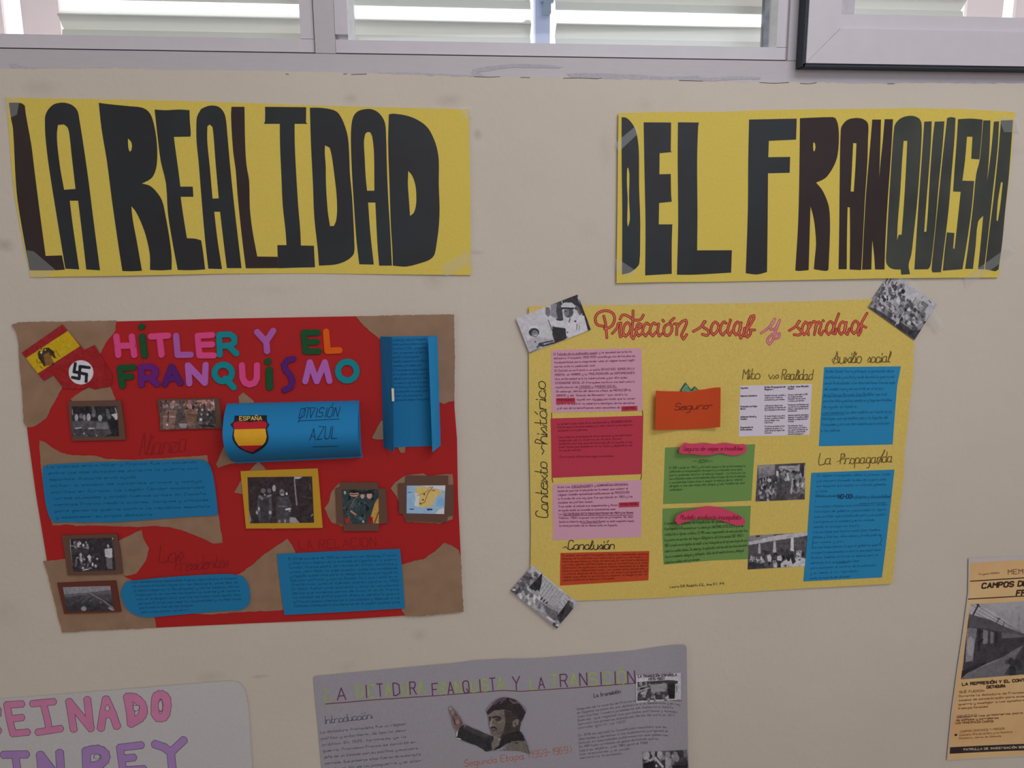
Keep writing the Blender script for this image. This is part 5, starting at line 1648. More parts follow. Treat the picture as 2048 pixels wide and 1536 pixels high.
# green cards and their bowed pink labels
e6 = crop(1300, 880, 4.956)
G1 = ['El SOE nació en 1942 y ofreció seguro de enfermedad a', 'jubilación e incapacidad. Aunque la protección era solo', 'para quienes tenían trabajo legal, no incluía la', 'los afiliados como enfermedades más largas de los trabajos', 'o accidentes laborales o según trabajo de la nómina', 'dirigida a los servicios del campo y los familiares que', 'cotizaban']
textcard('text_card', [(150, 75), (600, 58), (1042, 42), (1022, 320), (1005, 600), (600, 620), (130, 635), (140, 360)], M_GRN, G1, [(190, 285), (945, 265), (195, 503), (945, 465)], 4.0, .85, I_GRN, e6, fr=[1, .96, 1, 1, .96, .99, .17], cursive=False, label='upper green card of handwriting under a pink wavy label')
mb = MB(); mb.text('SOVI', e6([(480, 228)])[0], e6([(570, 225)])[0], 6.5, 1.2, I_GRN, .0018, h4, slant=.2); mb.line(smooth(e6([(425, 212), (445, 208), (465, 214)]), closed=False), 1.1, I_GRN, .0018, h4); mb.line(e6([(580, 212), (622, 206)]), 1.1, I_GRN, .0018, h4); mb.build('handwritten_line', yel)
G2 = ['Creciente presencia de hospitales de gestión de la obra y', 'fuertemente influenciado por la ideología NACIONALCATOLICISTA y la mo-', 'ralidad de la Iglesia católica. El PNS como responsable de este periodo fue', 'la puesta en marcha del Seguro Obligatorio de Enfermedad SOE (1942)',
      '(SOE) creado con el objetivo de asistir a los trabajadores de ingresos bajos de una', 'cobertura médica básica. Sin embargo, la aplicación real durante los años cincuenta', 'fue un crecimiento desigual y deficiente, falto de infraestructuras y desigual', 'cobertura médica entre provincias']
textcard('text_card', [(125, 680), (500, 666), (1000, 653), (988, 900), (972, 1180), (600, 1195), (380, 1215), (135, 1235), (122, 900)], M_GRN, G2, [(140, 838), (960, 812), (150, 1225), (965, 1150)], 5.4, .85, I_GRN, e6, fr=[.95, .97, 1, .95, 1, 1, .96, .42], cursive=False, label='lower green card of handwriting under a pink arched label')


def label_(pts, xa, xb, lift, word, p0, p1, hh, lab):
    a, b = hit(xa, 900, 0).x, hit(xb, 900, 0).x
    hh_ = lambda p: h4(p) + .0022 + lift * (1 - min(1, max(0, (p.x - a) / (b - a)))) ** 1.5
    mb = MB()
    mb.sheet(smooth(e6(pts)), .0012, .0007, M_LABP, h=hh_, step=.006)
    mb.text(word, e6([p0])[0], e6([p1])[0], hh, 1.2, ink('crimson_pen', (124, 28, 48)), .0015, hh_, slant=.25, cursive=True, sub=2)
    mb.build('wavy_label', yel, label=lab)


label_([(285, 120), (300, 70), (345, 26), (420, 38), (540, 27), (640, 40), (740, 27), (850, 42), (935, 40), (965, 80), (945, 125), (880, 150), (780, 150), (700, 130), (600, 148), (500, 150), (420, 138), (330, 138)], 1357, 1495, .011,
       'Seguro de vejez e invalidez', (330, 105), (920, 100), 8, 'pink wavy label on the upper green card')
label_([(248, 800), (265, 755), (330, 715), (430, 692), (560, 657), (680, 668), (780, 700), (880, 745), (938, 788), (946, 822), (905, 845), (850, 845), (760, 815), (650, 785), (540, 775), (440, 785), (350, 812), (280, 838)], 1350, 1490, .014,
       'Modelo sanitario incompleto', (300, 785), (900, 785), 9, 'pink arched label on the lower green card')

# photographs glued on the yellow poster
s5 = (1500, 920, 17.07)
mb = MB()
mb.picture(crop(*s5)([(270, 180), (1885, 95), (1870, 1345), (190, 1415)]), .0018,
           [('bg', gr(66)), ('grad', gr(128), gr(100), 180, 640, [(270, 180), (860, 150), (850, 480), (300, 660)]), ('p', gr(140), [(980, 200), (1700, 150), (1700, 380), (980, 380)]), ('l', gr(70), 26, [(900, 200), (1700, 175)]), ('l', gr(80), 30, [(930, 220), (930, 380)]), ('l', gr(100), 22, [(1000, 300), (1400, 290)]),
            ('crowd', (950, 380, 1500, 700), 70, 50, [gr(90), gr(60), gr(130)]), ('crowd', (290, 620, 900, 1350), 130, 56, [gr(60), gr(80), gr(50), gr(130)]), ('crowd', (1380, 480, 1880, 1120), 90, 55, [gr(120), gr(90), gr(60), gr(134)]), ('p', gr(70), [(950, 780), (1370, 760), (1380, 1300), (860, 1340)]), ('crowd', (900, 1180, 1860, 1340), 20, 90, [gr(66), gr(76)]),
            ('p', gr(176), [(890, 380), (980, 375), (975, 540), (895, 545)]), ('p', gr(160), [(1250, 430), (1310, 425), (1350, 700), (1250, 700)]), ('p', gr(140), [(1430, 640), (1480, 640), (1440, 1150), (1370, 1150)]), ('l', gr(36), 60, [(1510, 700), (1530, 960)]), ('e', gr(40), 1490, 400, 50, 50), ('e', gr(120), 1470, 300, 80, 50), ('e', gr(34), 1780, 185, 34, 34),
            ('l', gr(46), 70, [(1800, 260), (1800, 540)]), ('l', gr(170), 26, [(1870, 200), (1860, 600)]), ('l', gr(160), 20, [(740, 850), (690, 980)]), ('l', gr(180), 40, [(1820, 800), (1770, 920)]), ('e', gr(168), 660, 690, 70, 60), ('l', gr(170), 24, [(540, 600), (545, 700)]), ('l', gr(170), 24, [(450, 640), (445, 740)]), ('l', gr(160), 22, [(340, 680), (345, 800)]), ('l', gr(150), 20, [(620, 560), (650, 640)]),
            ('p', gr(130), [(540, 1000), (680, 1010), (600, 1110), (520, 1090)]), ('e', gr(160), 375, 1100, 26, 36), ('p', gr(120), [(320, 1240), (460, 1210), (470, 1330), (340, 1320)]), ('l', gr(150), 26, [(1450, 1050), (1530, 1090)]), ('l', gr(120), 40, [(1560, 1130), (1720, 1040)])],
           h=h4, res=.55, local=s5, seed=21, grain=9)
mb.build('photograph', yel, label='black and white photograph of a crowded children dining hall')
s6 = (1490, 1060, 15.75)
mb = MB()
mb.picture(crop(*s6)([(118, 180), (2000, 72), (1960, 1135), (85, 1245)]), .0018,
           [('bg', gr(74)), ('p', gr(120), [(118, 180), (900, 135), (900, 200), (118, 330)]), ('p', gr(60), [(340, 175), (480, 165), (480, 220), (340, 240)]), ('p', gr(160), [(118, 370), (1000, 170), (1400, 110), (2000, 60), (2000, 170), (1500, 250), (900, 340), (118, 475)]), ('l', gr(140), 8, [(118, 430), (1000, 270), (1950, 140)]), ('l', gr(120), 16, [(118, 345), (900, 185)]),
            ('p', gr(150), [(425, 440), (480, 432), (505, 740), (405, 740)]), ('p', gr(160), [(900, 350), (960, 340), (990, 720), (875, 720)]), ('p', gr(175), [(1440, 250), (1530, 240), (1540, 670), (1430, 650)]),
            ('crowd', (520, 700, 1400, 1000), 60, 60, [gr(50), gr(60), gr(80)]), ('p', gr(168), [(1290, 920), (1450, 890), (1960, 870), (1960, 1140), (1130, 1180), (1120, 1060)]), ('crowd', (140, 860, 600, 1030), 30, 34, [gr(160), gr(60), gr(150), gr(80)]), ('p', gr(54), [(85, 1010), (300, 1010), (580, 1080), (640, 1200), (85, 1245)]), ('e', gr(44), 300, 1100, 250, 60),
            ('p', gr(165), [(690, 800), (790, 760), (840, 860), (820, 1000), (720, 990)]), ('p', gr(40), [(730, 1010), (800, 1010), (790, 1120), (740, 1120)]), ('p', gr(168), [(1010, 830), (1130, 790), (1180, 850), (1150, 970), (1020, 960)]), ('p', gr(38), [(1040, 980), (1120, 980), (1110, 1170), (1040, 1170)]), ('p', gr(160), [(880, 960), (960, 960), (1010, 1050), (1010, 1180), (900, 1180)]), ('e', gr(90), 935, 1010, 30, 40),
            ('p', gr(44), [(1400, 690), (1500, 680), (1600, 1000), (1500, 1080), (1470, 1000)]), ('crowd', (1180, 640, 1420, 960), 30, 44, [gr(44), gr(52), gr(66)]), ('p', gr(165), [(1620, 660), (1760, 640), (1780, 900), (1720, 920), (1600, 860)]), ('crowd', (1620, 650, 1780, 900), 12, 24, [gr(100), gr(170)]), ('crowd', (1800, 620, 1950, 860), 20, 44, [gr(56), gr(74)]), ('e', gr(44), 1270, 1130, 44, 36), ('e', gr(150), 1265, 1135, 20, 16), ('e', gr(60), 1720, 940, 40, 24)],
           h=h4, res=.55, local=s6, seed=22, grain=8)
mb.build('photograph', yel, label='black and white photograph of people outside a building with pillars')

e7 = crop(1590, 690, 5.908)
T5 = ['Auxilio Social fue la principal organización de la', 'beneficencia y caridad y nació durante la guerra civil', 'con el fin de atender a los niños huérfanos. Fue una copia', 'del modelo nazi y se convirtió en el brazo', 'de la Falange Mercedes Sanz Bachiller que creó', 'para los niños y madres comedores y hogares infantiles',
      'de ayuda al hambre', 'y sus comedores. Los niños recibían una fuerte carga', 'ideológica que aprendían para la España del', 'franquismo y era una herramienta para controlar', 'a los pobres']
textcard('text_card', [(345, 262), (800, 257), (1252, 252), (1208, 480), (1190, 700), (1170, 950), (1155, 1175), (720, 1186), (283, 1196), (300, 900), (322, 600)], M_BL2, T5, [(360, 325), (1200, 320), (310, 1025), (1120, 1005)], 5.6, .85, I_TEAL, e7, cursive=False, fr=[.96, .98, 1, .84, .9, .98, .48, 1, .95, .99, .27],
         extra=[([(330, 615), (830, 605)], 1.2), ([(330, 830), (590, 822)], 1.2)], label='square blue card of handwriting at the upper right')
e8 = crop(1590, 890, 5.12)
T6 = ['El régimen franquista utilizó la prensa, radio', 'y el cine para transmitir la idea de un país unido', 'con imágenes que hacían un retrato optimista', 'y falso', 'NO-DO (noticiario y documental)', 'documentales', 'Los medios oficiales solo informaban la versión', 'favorable del gobierno y ensalzaban la figura', 'como un líder que cuidaba del país y su pueblo',
      'Los logros en la sanidad y en la vivienda', 'desde el colegio se hacía', 'Los carteles que hacían mostraban familias', 'felices y fuertes, niños sanos y trabajadores', 'con casa y pan', 'Los carteles decían lo que el gobierno quería', 'aunque lo que pasaba no era lo que mostraban', 'Muchas familias vivían en la miseria pero el', 'mensaje era que todo iba bien', 'para mantener el control de la población', 'y el miedo a la represión', 'hasta la muerte del dictador']
mb = MB()
mb.sheet(e8([(170, 286), (600, 268), (1018, 252), (990, 520), (958, 800), (925, 1080), (890, 1355), (480, 1376), (88, 1397), (110, 1150), (130, 900), (150, 600)]), .0022, .0004, M_BL2, h=h4)
mb.block(T6, *e8([(225, 325), (975, 308), (150, 1375), (850, 1340)]), 4.6, .75, I_TEAL, .0024, h4, slant=.2, cursive=False, fracs=[1, .95, .96, .16, .3, .0001, 1, 1, 1, .85, .65, .95, .98, .45, 1, 1, .97, .7, .95, .7, .6][:21])
mb.text('NO-DO', *e8([(440, 548), (575, 545)]), 8, 2.0, ink('bold_blue_pen', (18, 52, 84)), .0024, h4, slant=.2)
mb.text('(noticiarios y documentales)', *e8([(580, 548), (975, 540)]), 7, 1.1, I_TEAL, .0024, h4, slant=.2, cursive=True)
mb.line(e8([(660, 600), (930, 590)]), 1.6, I_TEAL, .0024, h4)
mb.line(smooth(e8([(205, 935), (185, 945), (180, 1060)]), closed=False), 1.1, I_TEAL, .0024, h4)
mb.line(smooth(e8([(870, 930), (890, 960), (870, 1015)]), closed=False), 1.3, I_TEAL, .0024, h4)
mb.line(e8([(430, 1210), (545, 1204)]), 1.8, I_TEAL, .0024, h4)
mb.build('text_card', yel, label='tall blue card of handwriting at the lower right')

# ================================================================== loose photographs taped over the yellow poster's corners
s7 = (1010, 540, 4.8)


def lean(p):
    return .0075
pa = thing('photograph', 'black and white photograph of a woman and a saluting man in white uniform, tilted', 'photograph', 1107, 706)
mb = MB()
quad = crop(*s7)([(105, 465), (697, 235), (826, 572), (236, 800)])
mb.sheet([quad[0], quad[3], quad[2], quad[1]], .0066, .0003, M_WHT)
mb.picture(quad, .0068,
           [('bg', gr(168)), ('p', gr(48), [(455, 325), (697, 235), (826, 572), (790, 590), (740, 420), (600, 330), (520, 350), (560, 480), (500, 500)]), ('p', gr(60), [(450, 330), (540, 300), (560, 480), (470, 450)]), ('p', gr(120), [(440, 330), (500, 320), (490, 400), (510, 470), (440, 440)]), ('l', gr(150), 9, [(545, 300), (560, 340)]), ('l', gr(170), 9, [(700, 260), (725, 330)]), ('l', gr(40), 22, [(722, 290), (805, 560)]), ('l', gr(84), 26, [(690, 350), (720, 420)]),
            ('p', gr(46), [(455, 540), (580, 550), (590, 660), (480, 705), (455, 620)]), ('p', gr(176), [(410, 460), (440, 440), (480, 480), (600, 500), (650, 420), (690, 430), (760, 440), (795, 580), (600, 655), (580, 560), (470, 545), (420, 500)]), ('p', gr(120), [(388, 355), (430, 360), (440, 430), (415, 455), (388, 420)]), ('e', gr(100), 412, 400, 20, 44), ('l', gr(70), 8, [(415, 485), (460, 600)]),
            ('e', gr(74), 610, 405, 46, 52), ('e', gr(104), 590, 405, 26, 34), ('p', gr(168), [(535, 345), (570, 312), (640, 312), (680, 345), (668, 372), (550, 368)]), ('p', gr(40), [(545, 358), (668, 362), (660, 378), (575, 372), (545, 380)]), ('e', gr(60), 585, 395, 16, 6), ('l', gr(50), 9, [(625, 465), (615, 500)]), ('e', gr(50), 675, 492, 12, 8), ('l', gr(100), 8, [(690, 520), (690, 575)]), ('l', gr(110), 6, [(715, 530), (712, 580)]), ('e', gr(60), 600, 600, 8, 7), ('e', gr(60), 592, 645, 8, 7),
            ('e', gr(180), 275, 565, 46, 30), ('e', gr(52), 278, 598, 50, 40), ('e', gr(120), 286, 612, 30, 36), ('l', gr(60), 5, [(262, 600), (300, 595)]), ('l', gr(190), 6, [(280, 632), (302, 624)]), ('p', gr(150), [(205, 690), (250, 660), (330, 640), (400, 660), (470, 660), (475, 705), (236, 800)]), ('l', gr(60), 14, [(310, 740), (360, 700), (460, 680)]), ('l', gr(44), 16, [(360, 730), (470, 700)]), ('e', gr(56), 345, 715, 26, 18), ('l', gr(70), 7, [(236, 798), (330, 750)]), ('e', gr(70), 290, 690, 8, 8), ('l', gr(120), 5, [(200, 640), (215, 700)])],
           res=.55, local=s7, seed=31, grain=5)
mb.build('print', pa)
s8 = (1700, 540, 9.309)
zA, zB = hit(1790, 560, 0).z, hit(1790, 610, 0).z
h8 = lambda p: .0006 + .0062 * min(1, max(0, (zA - p.z) / (zA - zB)))
pb = thing('photograph', 'black and white photograph of rows of beds, taped askew under the right banner', 'photograph', 1829, 680)
mb = MB()
quad = crop(*s8)([(750, 20), (1615, 640), (1200, 1310), (338, 690)])
# in picture axes
SIDE = [(338, 690), (1200, 1310), (1615, 640), (750, 20)]
mb.picture([quad[0], quad[1], quad[2], quad[3]], .0004,
           [('bg', gr(112)), ('p', gr(156), [(560, 300), (750, 20), (1615, 640), (1400, 960), (1150, 640), (860, 480)]), ('crowd', (380, 250, 1000, 760), 150, 30, [gr(90), gr(130), gr(70), gr(150)]), ('crowd', (700, 560, 1400, 1250), 180, 34, [gr(80), gr(120), gr(60), gr(146)]), ('p', gr(60), [(360, 705), (480, 720), (850, 960), (830, 1050)]), ('p', gr(52), [(850, 1070), (930, 960), (1150, 1120), (1320, 1120), (1200, 1300)]),
            ('l', gr(160), 14, [(835, 1040), (1000, 800), (950, 700)]), ('l', gr(150), 10, [(560, 600), (860, 800), (940, 700)]), ('l', gr(150), 8, [(640, 590), (900, 740)]), ('l', gr(140), 8, [(700, 740), (880, 860)]), ('l', gr(60), 26, [(660, 220), (700, 160)]), ('l', gr(60), 26, [(720, 240), (760, 170)]), ('l', gr(50), 34, [(840, 240), (800, 310)]), ('e', gr(160), 845, 250, 30, 40), ('l', gr(60), 22, [(870, 235), (800, 330)]),
            ('e', gr(40), 985, 400, 38, 44), ('l', gr(74), 46, [(1440, 650), (1330, 800)]), ('l', gr(90), 26, [(1310, 580), (1260, 670)]), ('l', gr(100), 22, [(1230, 510), (1180, 600)]), ('l', gr(110), 20, [(1350, 500), (1330, 530)]), ('l', gr(90), 26, [(1470, 570), (1500, 610)]), ('e', gr(50), 1390, 870, 20, 16), ('crowd', (600, 420, 720, 560), 10, 22, [gr(40), gr(180)]), ('l', gr(50), 20, [(1150, 1000), (1240, 1080)]), ('l', gr(180), 12, [(1160, 960), (1260, 1030)]), ('l', gr(70), 14, [(360, 700), (1190, 1290)])],
           h=h8, res=.55, local=s8, seed=32, grain=9)
mb.build('print', pb)
mb = MB()
tp = crop(*s8)([(900, 150), (1130, 170), (1460, 560), (1760, 1050), (1620, 1165), (1290, 770), (1050, 420)])
mb.sheet(tp, .0078, 0, M_TAPE)
mb.build('clear_tape_strip', pb, label='clear sticky tape strip')
s9 = (1010, 1120, 10.24)
pc = thing('photograph', 'black and white photograph of a large building, tilted over the bottom left corner', 'photograph', 1113, 1257)
quad = crop(*s9)([(560, 118), (1490, 880), (1060, 1410), (112, 632)])
mb = MB()
mb.sheet([quad[0], quad[3], quad[2], quad[1]], .0066, .0003, M_WHT)
win = []
for i in range(9):
    for j in range(7):
        bx, by = 790 + i * 52 - j * 0, 380 + i * 40
        win.append(('l', gr(88), 9, [(bx + 10 - j * 34, by + 30 + j * 44), (bx + 2 - j * 34, by + 42 + j * 44)]))
rib = [('l', gr(182), 7, [(830 + i * 56, 415 + i * 40), (640 + i * 56, 680 + i * 44)]) for i in range(8)]
mb.picture(quad, .0068,
           [('bg', gr(132)), ('p', gr(172), [(560, 118), (680, 190), (1400, 770), (1490, 880), (1400, 960), (1200, 700), (780, 330), (640, 260), (500, 240)]), ('p', gr(74), [(112, 632), (440, 240), (640, 380), (480, 520), (230, 720)]), ('crowd', (220, 260, 680, 600), 70, 38, [gr(84), gr(120), gr(150), gr(70)]),
            ('p', gr(148), [(760, 330), (1230, 700), (1080, 960), (860, 900), (700, 680), (740, 500)])] + rib + win +
           [('p', gr(42), [(768, 262), (740, 520), (690, 680), (490, 560)]), ('l', gr(190), 12, [(480, 600), (620, 720), (760, 860)])] +
           [('l', gr(34), 26, [(680 + i * 55, 765 + i * 42), (705 + i * 55, 735 + i * 42)]) for i in range(4)] +
           [('p', gr(90), [(250, 640), (420, 590), (620, 740), (600, 780), (430, 720)]), ('p', gr(150), [(240, 680), (420, 720), (700, 860), (840, 1110), (640, 1020), (300, 760)]), ('crowd', (300, 660, 760, 960), 24, 34, [gr(170), gr(120)]), ('p', gr(92), [(760, 880), (900, 980), (1080, 1060), (1120, 1230), (1000, 1240), (860, 1100)]), ('p', gr(160), [(1210, 690), (1300, 690), (1400, 790), (1190, 1000), (1080, 980)]),
            ('l', gr(100), 9, [(1260, 720), (1340, 800)]), ('l', gr(100), 8, [(1220, 770), (1290, 850)]), ('l', gr(100), 8, [(1180, 820), (1240, 900)]), ('l', gr(100), 8, [(1130, 880), (1190, 950)]), ('p', gr(60), [(1300, 820), (1400, 880), (1400, 1010), (1130, 1300), (1060, 1160), (1220, 940)]), ('p', gr(40), [(1230, 950), (1210, 1080), (1150, 1190), (1080, 1130)]), ('l', gr(186), 40, [(870, 1170), (1000, 1260)]), ('e', gr(190), 185, 610, 38, 20), ('p', gr(64), [(970, 1330), (1010, 1270), (1100, 1390), (1060, 1410)]), ('e', gr(180), 1070, 1335, 34, 18), ('l', gr(40), 16, [(300, 560), (230, 700)])],
           res=.5, local=s9, seed=33, grain=7)
mb.build('print', pc)
mb = MB(); mb.sheet(crop(*s9)([(500, 100), (640, 110), (760, 230), (560, 330), (440, 220)]), .0074, 0, M_TAPE); mb.build('clear_tape_strip', pc, label='clear sticky tape strip')
mb = MB(); mb.sheet(crop(*s9)([(1340, 770), (1470, 770), (1560, 900), (1400, 1010), (1320, 920)]), .0074, 0, M_TAPE); mb.build('clear_tape_strip', pc, label='clear sticky tape strip')

# ================================================================== the grey poster at the bottom
x6a, x6b = hit(1322, 1400, 0).x, hit(1374, 1400, 0).x
h6 = lambda p: .0018 + .0009 * math.sin(p.x * 12) + .0105 * (min(1, max(0, (p.x - x6a) / (x6b - x6a))) ** 1.6)
gry = thing('school_poster', 'grey card poster titled in green and purple capitals with a cut-out photograph', 'poster', 1010, 1500)
M_GREY = paper('grey_card', (132, 128, 134), two=(136, 132, 138))
c9 = crop(600, 1280, 2.56)
mb = MB()
mb.sheet(c9([(68, 196), (75, 185), (500, 145), (800, 118), (900, 105), (1050, 98), (1200, 96), (1400, 80), (1700, 55), (1972, 26), (1980, 40), (1984, 350), (1990, 655), (1996, 1000), (2004, 1360), (1000, 1420), (170, 1465), (140, 1000), (110, 655), (90, 430)]), .0010, .0007, M_GREY, h=h6, step=.006)
mb.build('card_sheet', gry)
I_LG = ink('lime_pen', (140, 158, 66))
I_PP = ink('purple_pen', (92, 46, 78))
I_GP = ink('grey_blue_pen', (88, 86, 98))
I_GP2 = ink('grey_pen', (92, 86, 94))


def caps_title(words):
    for s, p0, p1, hh, cols in words:
        mb = MB()
        a, b = c9([p0, p1])
        mb.text(s, a, b, hh, 2.2, I_LG, .00125, h6, cols=cols, wob=.12)
        mb.build('title_lettering', gry)


g_, p_ = I_LG, I_PP
caps_title([('LA', (128, 310), (235, 306), 24, [g_, p_]), ('DICTADURA', (292, 298), (638, 274), 25, [g_, p_]), ('FRANQUISTA', (680, 285), (1043, 254), 24, [p_, g_, p_, g_]), ('Y', (1090, 258), (1128, 256), 27, [p_]),
            ('LA', (1182, 252), (1252, 247), 22, [g_, p_]), ('TRANSICIÓN', (1285, 243), (1716, 221), 25, [g_, p_])])
mb = MB(); mb.line(c9([(130, 328), (400, 305), (700, 285), (1040, 258), (1130, 263), (1400, 245), (1720, 221)]), 1.6, ink('maroon_pen', (98, 48, 58)), .00125, h6); mb.build('pen_underline', gry)
c10 = crop(630, 1400, 8.904)
mb = MB(); mb.text('Introducción.', *c10([(170, 425), (1030, 325)]), 15, 1.2, ink('navy_grey_pen', (76, 74, 98)), .00125, h6, slant=.1, cursive=True, sub=2); finish(mb, gry)
T7 = ['La dictadura franquista fue un régimen', 'político y autoritario, de tipo no demo-', 'crático. En 1939, terminada ya la', 'guerra, Francisco Franco se convirtió en', 'jefe de un Estado con su política y economía', 'cerrada. Sus primeros años fueron de autarquía', 'hasta el fin de la posguerra y el plan']
mb = MB(); mb.block(T7, *c10([(95, 595), (1640, 440), (190, 1260), (1930, 1090)]), 4.6, .85, I_GP, .00125, h6, slant=.1, cursive=False, fracs=[.99, .97, .93, 1, 1, 1, .97]); mb.build('handwritten_text', gry, kind='stuff')
mb = MB(); mb.text('La transición', (1188, 1395), (1241, 1386), 8, 1.4, ink('dark_grey_pen', (72, 64, 72)), .00125, h6, slant=.1); finish(mb, gry)
T8 = ['Después de la muerte de Franco en 1975 empezó la transición', 'en España se pasó de una dictadura a la democracia y el rey', 'Juan Carlos I nombró presidente del Gobierno a Adolfo', 'Suárez, que legalizó los partidos políticos y también', 'convocó las primeras elecciones libres del país en 1977', 'donde ganó la UCD', '', 'En 1978 se aprobó la Constitución española que dio',
      'libertades y derechos a los ciudadanos y organizó el', 'Estado en comunidades autónomas con sus gobiernos', 'En 1981 hubo un intento de golpe de Estado que no', 'logró su objetivo, y en 1982 ganó el PSOE', 'las elecciones y el poder', 'terminó la transición']
mb = MB()
mb.warp = lambda x, y: (x, y + (max(0, x - 1268) / 105.0) ** 2 * 17)
mb.block(T8, *[(1154, 1420), (1372, 1388), (1160, 1518), (1300, 1502)], 4.0, .75, I_GP2, .00125, h6, slant=.1, cursive=False, fracs=[.96, .97, .93, 1, 1, .5, 1, 1, 1.05, 1.08, 1, .9, .7, .6])
mb.build('handwritten_text', gry, kind='stuff')
mb = MB(); mb.text('Segunda Etapa (1959-1969)', (930, 1533), (1143, 1505), 13, 1.3, ink('red_pencil', (152, 92, 78)), .00125, h6, slant=.1, sub=2); finish(mb, gry, label='heading in red pencil')
s10 = (880, 1380, 9.845)
out = [(160, 345), (200, 318), (235, 325), (280, 370), (350, 440), (400, 520), (440, 600), (455, 645), (540, 690), (640, 745), (760, 790), (880, 850), (960, 880), (1005, 885), (1000, 840), (960, 720), (945, 560), (930, 480), (890, 410), (930, 340), (1010, 250), (1100, 180), (1200, 145), (1300, 140), (1420, 160), (1540, 210), (1640, 300), (1710, 370), (1715, 410), (1660, 520), (1620, 640), (1580, 740), (1575, 810), (1640, 840),
       (1700, 960), (1760, 1100), (1805, 1220), (1765, 1285), (1690, 1240), (1560, 1205), (1400, 1195), (1250, 1195), (1080, 1200), (900, 1218), (830, 1160), (700, 1090), (560, 1050), (420, 990), (330, 975), (310, 860), (300, 790), (250, 740), (225, 640), (210, 540), (170, 440)]
mb = MB()
